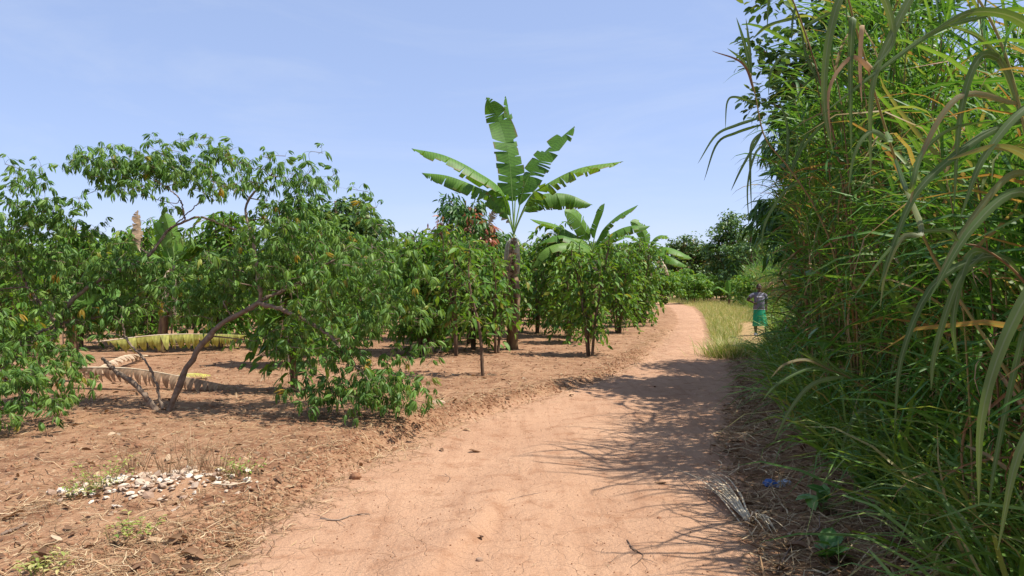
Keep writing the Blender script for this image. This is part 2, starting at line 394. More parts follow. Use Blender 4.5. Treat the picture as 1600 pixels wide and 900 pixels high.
def H(x, y):
    x = np.asarray(x, float); y = np.asarray(y, float)
    eL = rl(y) - x; eR = x - rr_(y)
    near = sstep(60, 30, y)
    wob = .35 * fbm(x * .8, y * .8, 3, 31)
    h = .17 * sstep(-.05, .26, eL + wob) * (.22 + .78 * sstep(4.8, 6.6, y)) * (1 - .65 * sstep(8.5, 12, y))
    h = h + .16 * sstep(0, 1.2, eR) * (1 - .8 * sstep(12, 17, y))
    fld = sstep(-.15, .35, np.maximum(eL, eR))
    h = h + fld * (.10 * fbm(x * .35, y * .35, 3, 2) + .075 * fbm(x * 1.6, y * 1.6, 4, 3) + .035 * fbm(x * 6, y * 6, 3, 4)) * near
    # road: two shallow wheel tracks, small waves, an eroded step by the left track
    mid = (rl(y) + rr_(y)) / 2; q = x - mid
    h = h - (1 - fld) * .028 * (np.exp(-((q - .62) / .3) ** 2) + np.exp(-((q + .62) / .3) ** 2)) * near
    h = h + (1 - fld) * (.04 * fbm(x * 1.4, y * .7, 4, 7) + .022 * fbm(x * 6, y * 5, 3, 8))
    xs = np.interp(y, [3.4, 4.1, 4.7, 5.4, 6.4], [-.48, -.40, -.22, -.10, .05]) + .10 * fbm(x * 2, y * 3, 3, 9)
    h = h + .05 * sstep(xs + .05, xs - .03, x) * sstep(xs - .75, xs - .1, x) * sstep(6.3, 5.0, y) * sstep(2.5, 3.4, y)
    return h

def Hs(x, y): return float(H(np.array([x]), np.array([y]))[0])
def GP(px, py):
    """point on the ground seen at pixel (px, py)"""
    Y = depth(py); x = (px - 800) * Y / F
    for _ in range(6):
        Y = (CAM_H - Hs(x, Y)) * F / (py - YH); x = (px - 800) * Y / F
    return np.array([x, Y, Hs(x, Y)])

def grid_faces(nx, ny):
    i = (np.arange(ny - 1)[:, None] * nx + np.arange(nx - 1)[None]).ravel()
    return np.concatenate([np.stack([i, i + 1, i + nx + 1], -1), np.stack([i, i + nx + 1, i + nx], -1)])

def geo(a, b, r, s0):
    out = [a]; s = s0
    while out[-1] < b: out.append(out[-1] + s); s *= r
    return out
xr = geo(3.6, 420, 1.07, .05); xl = [-q for q in geo(5.5, 420, 1.07, .05)][::-1]
gx = np.array(xl[:-1] + list(np.arange(-5.5, 3.6, .036)) + xr)
gy = np.array(list(np.arange(-12, 2.5, .8)) + list(2.5 * 1.0105 ** np.arange(0, 300)) + [])
gy = np.concatenate([gy, gy[-1] * 1.05 ** np.arange(1, 46)])
X, Y = np.meshgrid(gx, gy)
Z = H(X, Y)
E = road_e(X, Y)
Z = Z - .03 * sstep(-.06, -.2, E) * sstep(90, 60, Y)
mask = sstep(.25, -.25, E)
vg = sstep(0, .4, X - rr_(Y)) * sstep(.6, -.3, X - tx(Y)) * sstep(15, 19, Y)
vg = np.maximum(vg, sstep(60, 75, Y))
b = Batch().add(np.stack([X, Y, Z], -1).reshape(-1, 3), grid_faces(len(gx), len(gy)), np.stack([mask, vg, 0 * X], -1).reshape(-1, 3))
tag(b.build('ground', M['dirt']), kind='structure')
# the dirt road: its own sheet, worn edges diving under the field's soil
ry = 1.4 * 1.0085 ** np.arange(0, 480); ry = np.concatenate([[-6, -3, -1, 0, .7], ry[ry < 78]])
rt = np.linspace(-.16, 1.16, 76)
T, Yr = np.meshgrid(rt, ry)
Xr = rl(Yr) + T * (rr_(Yr) - rl(Yr))
Er = road_e(Xr, Yr)
Zr = H(Xr, Yr) + .007 - .06 * sstep(-.10, .10, Er + .12 * fbm(Xr * 5, Yr * 5, 3, 40))
b = Batch().add(np.stack([Xr, Yr, Zr], -1).reshape(-1, 3), grid_faces(len(rt), len(ry)), np.stack([sstep(.25, -.25, Er), 0 * T, 0 * T], -1).reshape(-1, 3))
tag(b.build('dirt_road', M['dirt']), kind='structure')

# ------------------------------------------------------------------ leaf templates
def leaf_tpl(L, W, droop=.25, fold=.12, rows=(0, .3, .68, 1), prof=(0, 1, .78, 0), twist=0):
    """lance leaf along +Y, tip bending down"""
    n = len(rows); v = []; a = []; f = []
    idx = []
    for r_, q in zip(rows, prof):
        y = L * r_; z = -droop * L * r_ ** 2; hw = W * .5 * q
        y = y * (1 - .25 * droop * r_)
        if q == 0:
            idx.append([len(v)]); v.append((0, y, z)); a.append((0, r_, 0))
        else:
            idx.append([len(v) + k for k in range(3)])
            v += [(-hw, y, z + fold * hw), (0, y, z), (hw, y, z + fold * hw)]; a += [(-1, r_, 0), (0, r_, 0), (1, r_, 0)]
    for p_, q_ in zip(idx[:-1], idx[1:]):
        if len(p_) == 1: f += [(p_[0], q_[1], q_[0]), (p_[0], q_[2], q_[1])]
        elif len(q_) == 1: f += [(p_[0], p_[1], q_[0]), (p_[1], p_[2], q_[0])]
        else:
            for k in (0, 1): f += [(p_[k], p_[k + 1], q_[k + 1]), (p_[k], q_[k + 1], q_[k])]
    return np.array(v, float), np.array(f), np.array(a, float)

def move(t, Mx, p):
    return t[0] @ np.asarray(Mx).T + np.asarray(p), t[1], t[2]

def cassava_tpl(seed):
    r = np.random.default_rng(seed)
    parts = [tube(catmull([(0, 0, 0), (0, .07, .02), (0, .15, .015)], 3), [.003, .0025, .002], 3)]
    n = 6
    for k in range(n):
        an = R(90) + (k - (n - 1) / 2) * R(48) + r.normal(0, .12)
        pit = R(-38) + r.normal(0, .25)
        Lf = (.19 - .022 * abs(k - 2.5)) * r.uniform(.85, 1.15)
        t = leaf_tpl(Lf, .035 * r.uniform(.85, 1.1), droop=.45 + r.uniform(0, .35), fold=.3, rows=(0, .42, .76, 1), prof=(0, .85, .9, 0))
        Mx = ypr([an], [pit], [r.normal(0, .25)], [1.0])[0]
        parts.append(move(t, Mx, (0, .15, .015)))
    return join(*parts)
CASS = [cassava_tpl(k) for k in range(4)]
CASS_ME = [Batch().add(*t).mesh('cassava_leaf', M['cassava']) for t in CASS]
COFF = [leaf_tpl(.2, .072, droop=d, fold=.15, rows=(0, .25, .62, 1), prof=(0, .9, .85, 0)) for d in (.15, .35, .55)]
MANG = [leaf_tpl(.24, .055, droop=d, fold=.15) for d in (.3, .6)]
OVAL = [leaf_tpl(.13, .075, droop=d, fold=.1, rows=(0, .3, .7, 1), prof=(0, .95, .8, 0)) for d in (.1, .3)]
QUAD = [leaf_tpl(.34, .19, droop=d, fold=.25, rows=(0, .45, 1), prof=(0, 1, 0)) for d in (.1, .3, .5)]

def split_leaves(par, name, tpls, meshes, mats, Ms, Ps, which, rnd, mi, n_obj, origin, mat_list, rest='foliage'):
    """the n_obj leaves nearest the camera become parts of their own, the others one joined part"""
    Ps = np.asarray(Ps); org = np.asarray(origin)
    order = np.argsort(np.linalg.norm(Ps + org - np.array([0, 0, CAM_H]), axis=1))
    near, far = order[:n_obj], order[n_obj:]
    for i in near:
        o = link(name, meshes[mi[i]][which[i]], par); o.matrix_basis = mat4(Ms[i], Ps[i])
    for m_i, mt in enumerate(mat_list):
        b = Batch()
        for k, t in enumerate(tpls):
            s = far[(which[far] == k) & (mi[far] == m_i)]
            b.inst(t, Ms[s], Ps[s], rnd[s])
        if b.n:
            o = b.build(rest, mt, par)
            if n_obj: tag(o, kind='stuff')

# ------------------------------------------------------------------ cassava shrubs
def cassava(base, label, mains, clouds, seed, nleaf=5, n_obj=300, cat='shrub', lsc=.66):
    r = np.random.default_rng(seed)
    base = np.asarray(base, float)
    t = thing('cassava_shrub', base, label, cat, 'cassava shrubs at the edge of the field')
    nodes, rad = [], []
    for pts, r0, r1 in mains:
        c = catmull(np.asarray(pts) - base, 44); c[3:-1] += r.normal(0, .006, c[3:-1].shape)
        rr = np.linspace(r0, r1, 44) * (1 + .10 * r.normal(size=44) + .22 * (np.arange(44) % 7 == 3))
        Batch().add(*tube(c, rr, 8)).build('stem', M['cbark'], t)
        nodes += list(c[8::2]); rad += list(rr[8::2])
    tips = []
    for c, e, n in clouds:
        n = int(n * 2.05); e = np.asarray(e) * 1.15
        d = np.clip(r.normal(0, .52, (n, 3)), -1.25, 1.25)
        tips += list(np.asarray(c) - base + d * np.asarray(e))
    tips = np.array(tips)
    nd = np.array(nodes)
    dist = np.array([np.min(np.linalg.norm(nd - q, axis=1)) for q in tips])
    tw = Batch(); Ms, Ps, wh = [], [], []
    for i in np.argsort(dist):
        q = tips[i]; A = np.array(nodes)
        dd = np.linalg.norm(A - q, axis=1) + .8 * np.maximum(0, A[:, 2] - q[2])
        j = int(np.argmin(dd)); s = A[j]; L = np.linalg.norm(q - s)
        m1 = s + (q - s) * .45 + np.array([r.normal(0, .08), r.normal(0, .08), .10 * L + r.normal(0, .05)])
        c = catmull([s, m1, q], 9); r0 = min(rad[j] * .8, .006 + .008 * L)
        tw.add(*tube(c, np.linspace(r0, .0035, 9), 4, cap=False))
        for k in (3, 4, 5, 6, 7): nodes.append(c[k]); rad.append(r0 * .7)
        nl = int(r.integers(nleaf - 2, nleaf + 3)); ya = r.uniform(0, 6.28)
        for k in range(nl):
            u = 1 - .55 * (k / nl) ** 1.2 if L > .35 else 1 - .4 * k / nl
            ps = c[min(8, int(round(u * 8)))]
            Ms.append(ypr([ya + k * 2.4], [R(48) - R(75) * k / nl + r.normal(0, .2)], [r.normal(0, .3)], [lsc * r.uniform(.7, 1.15)])[0])
            Ps.append(ps + r.normal(0, .012, 3)); wh.append(int(r.integers(0, 4)))
    tag(tw.build('twigs', M['cbark'], t), kind='stuff')
    Ms, Ps, wh = np.array(Ms), np.array(Ps), np.array(wh)
    # keep leaves above the soil
    low = (Ps + base)[:, 2] < H(Ps[:, 0] + base[0], Ps[:, 1] + base[1]) + .2 * lsc
    Ms, Ps, wh = Ms[~low], Ps[~low], wh[~low]
    split_leaves(t, 'leaf', CASS, [CASS_ME], None, Ms, Ps, wh, r.uniform(0, 1, len(Ps)), np.zeros(len(Ps), int), n_obj, base, [M['cassava']])
    return t

Yc = GP(250, 640)[1]
b1 = GP(252, 642)
def PP(px, py, dy=0.0): return P(px, py, Yc + dy)
cassava(b1, 'cassava shrub with bare brown stems forking from the ground beside dried banana leaves',
    [([b1 + (.06, 0, -.05), PP(300, 560, 0), PP(345, 508, -.05), PP(404, 472, -.1), PP(402, 430, -.1), PP(395, 370, 0), PP(385, 320, .2), PP(430, 265, .2)], .035, .011),
     ([PP(403, 473, -.1), PP(450, 488, -.25), PP(510, 520, -.4), PP(550, 565, -.6), PP(580, 600, -.75)], .026, .010),
     ([PP(402, 472, -.1), PP(470, 440, .1), PP(540, 400, .2), PP(600, 420, .2)], .02, .008),
     ([b1 + (-.05, .02, -.05), PP(215, 605, .05), PP(180, 580, .15), PP(160, 560, .3)], .034, .020),
     ([b1 + (0, .05, -.05), PP(243, 600, .1), PP(228, 565, .15), PP(198, 530, .25), PP(190, 490, .3)], .018, .010),
     ([PP(395, 370, 0), PP(345, 350, 0), PP(320, 340, 0)], .014, .006)],
    [(PP(430, 290, .1), (.52, .5, .42), 30), (PP(500, 400, .1), (.85, .7, .55), 60), (PP(570, 500, -.3), (.62, .55, .62), 62),
     (PP(570, 615, -.7), (.62, .35, .22), 34), (PP(385, 425, .3), (.6, .5, .28), 24), (PP(290, 430, .5), (.7, .5, .3), 24), (PP(190, 500, .4), (.3, .3, .2), 8), (PP(300, 468, .4), (.5, .3, .2), 12), (PP(450, 540, .3), (.28, .3, .25), 8)], 3)
b2 = P(20, 560, 8.8); b2[2] = Hs(b2[0], b2[1]); 
def PQ(px, py, dy=0.0): return P(px, py, 8.8 + dy)
cassava(b2, 'cassava shrub with a long grey stem forking three ways and a high leafy crown',
    [([b2 + (0, 0, -.05), PQ(60, 570, 0), PQ(85, 530, 0), PQ(92, 505, 0), PQ(120, 462, 0), PQ(170, 430, .1), PQ(232, 400, .2), PQ(262, 360, .3), PQ(292, 345, .3), PQ(312, 338, .3), PQ(330, 345, .3)], .032, .010),
     ([PQ(91, 507), PQ(140, 497, .1), PQ(205, 488, .2)], .016, .008),
     ([PQ(91, 507), PQ(60, 470, -.1), PQ(38, 440, -.1), PQ(20, 380, 0)], .020, .010),
     ([PQ(91, 507), PQ(60, 520, -.2), PQ(20, 545, -.5), PQ(-10, 570, -.8)], .018, .010),
     ([PQ(290, 346, .3), PQ(280, 310, .3), PQ(240, 280, .3)], .012, .005),
     ([PQ(262, 362, .3), PQ(275, 350, .3), PQ(330, 300, .3)], .011, .005),
     ([PQ(-10, 570, -.8), PQ(20, 600, -1.2), PQ(40, 640, -1.4)], .012, .006)],
    [(PQ(235, 268, .3), (.74, .5, .32), 44), (PQ(170, 262, .3), (.35, .35, .2), 9), (PQ(320, 250, .3), (.28, .3, .25), 8), (PQ(60, 350, 0), (.62, .5, .42), 34), (PQ(20, 420, -.1), (.5, .5, .4), 26), (PQ(200, 420, .3), (.4, .35, .2), 12),
     (PQ(60, 590, -1.3), (.45, .4, .22), 16), (PQ(20, 650, -1.6), (.42, .3, .22), 14), (PQ(150, 480, .2), (.4, .3, .15), 8), (PQ(-10, 300, 0), (.4, .4, .3), 10), (PQ(0, 520, -.8), (.3, .3, .3), 12), (PQ(115, 450, .2), (.5, .35, .28), 18), (PQ(70, 545, -.4), (.45, .3, .2), 14)], 5)

# ------------------------------------------------------------------ coffee trees
def coffee_parts(seed, h=2.7, stems=3, mat='coffee', n_obj=0, origin=(0, 0, 0), skirt=.75, dens=1.0, spread=.16, reach=.85, pale=.0):
    r = np.random.default_rng(seed)
    t = thing('coffee_tree', (0, 0, 0))
    Ms, Ps, wh = [], [], []; br = Batch()
    for s in range(stems):
        an = r.uniform(0, 6.28); d = np.array([math.cos(an), math.sin(an)]) * spread
        hh = h * r.uniform(.82, 1.0)
        c = catmull([(d[0] * .25, d[1] * .25, -.06), (d[0] * .8, d[1] * .8, hh * .35), (d[0] * 1.7 + r.normal(0, .06), d[1] * 1.7 + r.normal(0, .06), hh * .7), (d[0] * 2.6, d[1] * 2.6, hh)], 24)
        rad = np.linspace(.034 if stems > 1 else .032, .010, 24)
        Batch().add(*tube(c, rad, 7)).build('stem', M['bark'], t)
        z = skirt * r.uniform(.75, 1.1); ya = r.uniform(0, 6.28)
        while z < hh:
            q = c[min(23, int(z / hh * 23))]
            u = (z - skirt * .7) / max(.2, hh - skirt * .7)
            for side in (0, math.pi):
                if r.random() > dens: continue
                a2 = ya + side + r.normal(0, .15)
                L = reach * (.5 + .55 * math.sin(math.pi * min(1, max(0, u) * .82 + .16))) * r.uniform(.65, 1.1)
                o_ = np.array([math.cos(a2), math.sin(a2), 0])
                up = .25 + .5 * u
                e = q + o_ * L * .8 + np.array([0, 0, L * (up - .62) - .08])
                m_ = q + o_ * L * .45 + np.array([0, 0, L * up * .5])
                bc = catmull([q, m_, e], 8)
                br.add(*tube(bc, np.linspace(.008, .003, 8), 3, cap=False))
                n = max(4, int(L / .075))
                for k in range(n):
                    f = .25 + .75 * k / (n - 1); ps = bc[min(7, int(f * 7))] + r.normal(0, .01, 3)
                    for sd in (-1, 1):
                        if r.random() < .12: continue
                        Ms.append(ypr([a2 + sd * R(62) + r.normal(0, .25)], [R(-22) + r.normal(0, .35)], [sd * R(18) + r.normal(0, .3)], [r.uniform(.5, 1.2)])[0])
                        Ps.append(ps); wh.append(int(r.integers(0, 3)))
            z += r.uniform(.12, .19); ya += math.pi / 2 + r.normal(0, .2)
        for k in range(7):
            Ms.append(ypr([r.uniform(0, 6.28)], [R(35) + r.normal(0, .3)], [0], [r.uniform(.6, 1.0)])[0]); Ps.append(c[-1]); wh.append(0)
    tag(br.build('branches', M['bark'], t), kind='stuff')
    Ms, Ps, wh = np.array(Ms), np.array(Ps), np.array(wh)
    mats = [M[mat], M['coffee_pale']]
    mi = (r.random(len(Ps)) < pale).astype(int)
    if n_obj:
        meshes = [[Batch().add(*q).mesh('coffee_leaf', mm) for q in COFF] for mm in mats]
    else: meshes = None
    split_leaves(t, 'leaf', COFF, meshes, None, Ms, Ps, wh, r.uniform(0, 1, len(Ps)), mi, n_obj, origin, mats, rest='crown')
    return t

def place(t, x, y, label, group, cat='tree', rz=0, sc=1.0):
    t.location = (x, y, Hs(x, y)); t.rotation_euler = (0, 0, rz); t.scale = (sc, sc, sc)
    return tag(t, label, cat, group)
CG = 'coffee trees in the plantation'
def front_coffee(px, py, label, **k):
    g = GP(px, py); t = coffee_parts(origin=g, **k); return place(t, g[0], g[1], label, CG)
front_coffee(460, 612, 'coffee tree with a thick dark trunk directly behind the cassava shrub', seed=21, h=2.75, stems=4, n_obj=120, skirt=.62, spread=.10, reach=.75)
front_coffee(757, 588, 'slender coffee tree with a single thin straight stem near the road bank', seed=22, h=2.55, stems=1, n_obj=120, skirt=.85, reach=.85, pale=.5)
front_coffee(672, 552, 'coffee tree with yellowing leaves and a stout trunk left of the tallest banana plant', seed=23, h=2.75, stems=4, n_obj=120, skirt=.6, pale=.25)
front_coffee(922, 556, 'bushy coffee tree standing alone closest to the road edge', seed=24, h=2.75, stems=4, n_obj=120, skirt=.6, pale=.25, reach=.68, dens=.8)
front_coffee(888, 536, 'coffee tree close behind the bushy one at the road edge', seed=25, h=2.6, stems=3, n_obj=0, skirt=.5)
front_coffee(965, 520, 'young coffee tree with three thin stems by the road edge', seed=26, h=2.1, stems=3, n_obj=0, skirt=.9, reach=.7)
front_coffee(715, 556, 'coffee tree with drooping pale leaves between slender stem and stout trunk', seed=27, h=2.9, stems=3, n_obj=0, skirt=.8, pale=.5, reach=.75, dens=.75)
front_coffee(775, 552, 'coffee tree whose crown covers the foot of the tallest banana stem', seed=29, h=2.6, stems=3, n_obj=0, skirt=.8, pale=.5, reach=.7, dens=.75)
protos = [coffee_parts(40 + k, h=2.9, stems=3 + k % 2, skirt=.5, reach=1.0, pale=(0.05, .2, .4, .12)[k], dens=.95) for k in range(4)]
used = set(); spots = []
cand = [(-8.8, 18.0), (-7.0, 17.7), (-5.3, 18.0), (-4.0, 16.4), (-7.3, 10.6), (-4.1, 14.4), (5.1, 30.2), (4.6, 27.5), (6.0, 34.5), (-2.3, 14.4), (-8.8, 14.0), (-10.5, 16), (-3.6, 17.2), (-.9, 17.6), (-6.2, 18.2)]
for _ in range(4000):
    y = 15 + 50 * rng.random() ** 1.3; x = rng.uniform(-.75 * y - 2, rl(y) - 1.0)
    cand.append((x, y))
taken = [(b1[0] + 1.6, 11.2)]
avoid = [(0, 18.6, 1.3), (-2.2, 17.6, 1.2), (-.5, 12.7, 2.6), (1.6, 16.7, 1.8), (1.6, 20.3, 1.6), (-3.3, 11.2, 1.6), (5.7, 32.2, .9), (1.0, 13.8, 2.2), (.3, 15.6, 1.8), (-5.8, 13.2, 1.7), (-7.3, 14.2, 1.6), (-6.3, 15.2, 1.3), (-5.0, 11.8, 1.5), (-6.6, 12.2, 1.3)]
for x, y in cand:
    if len(spots) >= 160: break
    if any((x - a) ** 2 + (y - c) ** 2 < d * d for a, c, d in avoid): continue
    if any((x - a) ** 2 + (y - c) ** 2 < (1.45 + .008 * y) ** 2 for a, c in spots): continue
    spots.append((x, y))
for i, (x, y) in enumerate(spots):
    k = i % 4
    t = protos[k] if k not in used else copy_tree(protos[k]); used.add(k)
    lab = 'leafy coffee tree in the plantation rows behind the cassava shrubs' if x < -.1 * y - 1 else 'leafy coffee tree in the plantation rows beyond the tallest banana plant'
    place(t, x, y, lab, CG, rz=rng.uniform(0, 6.28), sc=rng.uniform(.72, 1.16) * (1 + .012 * max(0, y - 16)))

# ------------------------------------------------------------------ banana plants
def banana_leaf(path, width, seed, face=(0, 0, 1), tear=.5, droop=(.15, .6), pet=.14, mat='banana', rmat='rib', par=None, rib_r=.022, hang=None, n=60):
    """one leaf: fleshy midrib and a blade torn into strips; path starts on the stem"""
    r = np.random.default_rng(seed)
    c = catmull(path, n); t = norm(np.gradient(c, axis=0)); fc = np.broadcast_to(np.asarray(face, float), t.shape)
    side = norm(np.cross(t, fc)); nor = norm(np.cross(side, t))
    v = np.linspace(0, 1, n)
    pet = pet + (.14 if pet > .1 else 0); u = np.clip((v - pet) / (1 - pet), 0, 1)
    prof = np.clip(u / .12, 0, 1) ** .6 * (1 - np.clip((u - .45) / .55, 0, 1) ** 2.6) ** .8
    w = width * .5 * prof
    B = Batch(); i0 = int(np.argmax(u > 0)); rn = r.uniform(0, 1)
    across = np.array([0, .3, .65, 1.0])
    for sg in (-1, 1):
        i = i0
        base_dr = r.uniform(*droop)
        while i < n - 1:
            ln = int(r.integers(1, 4)) if r.random() < tear else int(r.integers(3, 9))
            j = min(n - 1, i + ln)
            ph = np.clip(base_dr + r.normal(0, .22 * (tear + .2)), -.15, 1.4)
            if hang is not None: ph = hang + r.normal(0, .12)
            idx = np.arange(i, j + 1); mid = (i + j) / 2
            cut = 1 - .12 * r.random() * tear
            vv = []; aa = []
            for k in idx:
                for q in across:
                    ang = ph * (.5 + .6 * q); ww = w[k] * q * cut
                    pnt = c[k] + side[k] * sg * ww * math.cos(ang) - nor[k] * ww * math.sin(ang)
                    pnt = pnt + t[k] * (ww * .22) + (c[int(mid)] - c[k]) * (q ** 2 * (.25 * tear if hang is None else .75))
                    vv.append(pnt); aa.append((sg * q, v[k], rn))
            m = len(idx); f = []
            for a_ in range(m - 1):
                for q in range(3):
                    s = a_ * 4 + q; f += [(s, s + 1, s + 5), (s, s + 5, s + 4)]
            B.add(vv, f, aa)
            i = j
    o = B.build('leaf', M[mat], par)
    rb = Batch().add(*tube(c - nor * rib_r * .5, np.linspace(rib_r, .004, n), 5))
    rb.build('midrib', M[rmat], o)
    return o

def stem_mesh(par, path, r0, r1, seed, flaps=5):
    r = np.random.default_rng(seed); c = catmull(path, 18)
    rad = np.linspace(r0, r1, 18) * (1 + .05 * r.normal(size=18)); rad[0] *= 1.15
    st = Batch().add(*tube(c, rad, 12)).build('pseudostem', M['bstem'], par)
    for k in range(flaps):       # dry sheaths hanging along the stem
        i = int(r.integers(6, 17)); an = r.uniform(0, 6.28); d = np.array([math.cos(an), math.sin(an), 0])
        s = np.array([-d[1], d[0], 0]); L = r.uniform(.35, .8)
        m = catmull([c[i] + d * rad[i], c[i] + d * (rad[i] + .06) - (0, 0, .4 * L), c[i] + d * (rad[i] + .03) - (0, 0, L)], 6)
        Batch().add(*ribbon(m, np.array([.06, .07, .06, .05, .035, .01]), np.broadcast_to(s, (6, 3)), rnd=r.random())).build('dry_sheath', M['banana_dry'], st)
    return c

def banana(base, label, crown, leaves, seed, r0=.16, r1=.09, flaps=5, group='banana plants in the plantation', dead=2):
    """leaves: (list of world points from the crown outward, width, options)"""
    base = np.asarray(base, float); r = np.random.default_rng(seed)
    t = thing('banana_plant', base, label, 'banana plant', group)
    cr = np.asarray(crown, float) - base
    stem_mesh(t, [(0, 0, -.08), cr * .5 + (r.normal(0, .03), 0, 0), cr], r0, r1, seed, flaps)
    for k, (pts, wd, op) in enumerate(leaves):
        pts = [cr - (0, 0, .25), cr + (0, 0, .12)] + [np.asarray(q) - base for q in pts]
        banana_leaf(pts, wd, seed * 31 + k, par=t, **op)
    for k in range(dead):
        an = r.uniform(3.3, 6.0); d = np.array([math.cos(an), math.sin(an), 0])
        L = r.uniform(.8, 1.3)
        banana_leaf([cr - (0, 0, .1), cr + d * .18 - (0, 0, .1), cr + d * .26 - (0, 0, .5), cr + d * .22 - (0, 0, L)], .35, seed * 57 + k, face=d, tear=.9, hang=1.2, mat='banana_dry', rmat='ribdry', par=t)
    return t

bb = GP(800, 546); YB = bb[1]
def PB(px, py, dy=0.0): return P(px, py, YB + dy)
banana(bb, 'tallest banana plant spreading broad torn leaves against the sky', PB(803, 372), [
    ([PB(785, 300, -.2), PB(745, 268, -.4), PB(695, 243, -.5), PB(643, 232, -.5)], .75, dict(tear=.6, droop=(.35, .7))),
    ([PB(780, 312, .3), PB(745, 292, .6), PB(700, 275, .8), PB(659, 270, .9)], .7, dict(tear=.8, droop=(.7, 1.0))),
    ([PB(800, 300, -.1), PB(794, 240, -.05), PB(780, 190, .1), PB(760, 152, -.1)], .68, dict(face=(.25, -1, .2), tear=.75, droop=(-.1, .25), pet=.2)),
    ([PB(806, 300, .3), PB(805, 250, .4), PB(800, 200, .4), PB(790, 150, .3)], .75, dict(face=(1, -.45, .1), tear=.6, droop=(.1, .5), pet=.2)),
    ([PB(818, 295, .2), PB(835, 262, .3), PB(865, 228, .4), PB(898, 197, .5)], .72, dict(face=(-.5, -.8, .6), tear=.7, droop=(.1, .4), pet=.18)),
    ([PB(825, 312, -.2), PB(850, 290, -.4), PB(905, 263, -.5), PB(974, 252, -.4)], .75, dict(tear=.75, droop=(.45, .8), pet=.2)),
    ([PB(822, 322, .1), PB(840, 305, .2), PB(885, 303, .3), PB(926, 320, .3)], .85, dict(tear=.9, droop=(1.0, 1.3), pet=.2)),
    ([PB(790, 330, .3), PB(778, 318, .5), PB(768, 330, .6), PB(762, 352, .6)], .5, dict(tear=.9, hang=1.2, mat='banana_dry', rmat='ribdry')),
], 2, r0=.15, r1=.075, dead=3)

def PX(Yd): return lambda px, py, dy=0.0: P(px, py, Yd + dy)
q = PX(21.5); b_ = q(925, 540); b_[2] = Hs(b_[0], b_[1])
banana(b_, 'banana plant with low glossy leaves just right of the tallest banana plant', q(925, 400), [
    ([q(915, 378), q(890, 362), q(865, 350), q(828, 342)], .65, dict(tear=.3)),
    ([q(918, 370), q(908, 350, -.2), q(895, 335, -.3), q(882, 330, -.4)], .62, dict(face=(.4, -1, .3), tear=.2, pet=.2)),
    ([q(935, 372), q(945, 355), q(968, 335), q(997, 320)], .62, dict(tear=.3, droop=(.3, .6))),
    ([q(940, 378, -.3), q(960, 362, -.5), q(985, 353, -.6), q(1016, 353, -.6)], .6, dict(tear=.4, droop=(.5, .9))),
    ([q(930, 368), q(935, 350), q(942, 332), q(945, 318)], .45, dict(face=(1, -.6, 0), tear=.1, pet=.2)),
    ([q(910, 385, -.4), q(880, 380, -.7), q(850, 390, -.9), q(830, 420, -1)], .62, dict(tear=.3, droop=(.5, .9))),
    ([q(912, 382, -.2), q(880, 368, -.3), q(858, 372, -.4), q(842, 382, -.4)], .6, dict(tear=.3)),
], 5, r0=.14, r1=.08)
q = PX(31); b_ = GP(1003, 504); 
banana(b_, 'banana plant with a bare leaning stem wrapped in dry sheaths beside the road', q(1010, 400), [
    ([q(1020, 375), q(1030, 368), q(1038, 368), q(1046, 372)], .7, dict(tear=.3)),
    ([q(1022, 390), q(1040, 386, -.3), q(1060, 392, -.5), q(1082, 404, -.5)], .85, dict(tear=.4, droop=(.5, .9))),
    ([q(1020, 395), q(1036, 396, -.6), q(1055, 405, -1), q(1074, 416, -1)], .8, dict(tear=.5, droop=(.6, .9))),
    ([q(1018, 398), q(1030, 402, .3), q(1040, 415, .4), q(1046, 432, .5)], .6, dict(tear=.8, mat='banana_dry', rmat='ribdry', hang=1.1)),
    ([q(1000, 378), q(985, 368), q(970, 370), q(955, 380)], .7, dict(tear=.4)),
    ([q(1008, 372), q(1002, 358), q(995, 350), q(985, 346)], .6, dict(tear=.3, face=(0, -1, .3))),
], 7, r0=.17, r1=.11, flaps=9)
q = PX(17); b_ = q(250, 540); b_[2] = Hs(b_[0], b_[1])
banana(b_, 'banana plant with two upright leaves rising behind the cassava crowns', q(270, 420), [
    ([q(272, 398), q(268, 375), q(262, 350), q(256, 332)], .5, dict(face=(.4, -1, 0), tear=.15, pet=.22)),
    ([q(264, 400), q(258, 380), q(248, 362), q(240, 348)], .5, dict(face=(-.2, -1, .2), tear=.2, pet=.22)),
    ([q(285, 400), q(300, 385), q(315, 382), q(330, 390)], .5, dict(tear=.3)),
    ([q(255, 405), q(235, 395), q(215, 398), q(200, 410)], .5, dict(tear=.3)),
    ([q(222, 395), q(218, 370), q(216, 345), q(216, 328)], .3, dict(face=(1, -.3, 0), tear=.7, mat='banana_dry', rmat='ribdry', pet=.3)),
], 9, r0=.12, r1=.07)
q = PX(11.5); b_ = q(120, 600); b_[2] = Hs(b_[0], b_[1])
banana(b_, 'low banana plant with light green leaves half hidden behind the far cassava crown', q(110, 480), [
    ([q(125, 455), q(140, 425), q(150, 412), q(166, 428)], .42, dict(tear=.2, face=(0, -.8, .5))),
    ([q(130, 470), q(150, 450), q(170, 455), q(185, 465)], .42, dict(tear=.2, face=(0, -.6, .8))),
    ([q(100, 450), q(90, 420), q(80, 400), q(70, 395)], .4, dict(tear=.2, face=(.5, -.8, .5))),
    ([q(95, 465), q(70, 455), q(50, 460), q(30, 475)], .4, dict(tear=.3)),
], 11, r0=.07, r1=.05, flaps=1, dead=0)
q = PX(14); b_ = q(450, 560); b_[2] = Hs(b_[0], b_[1])
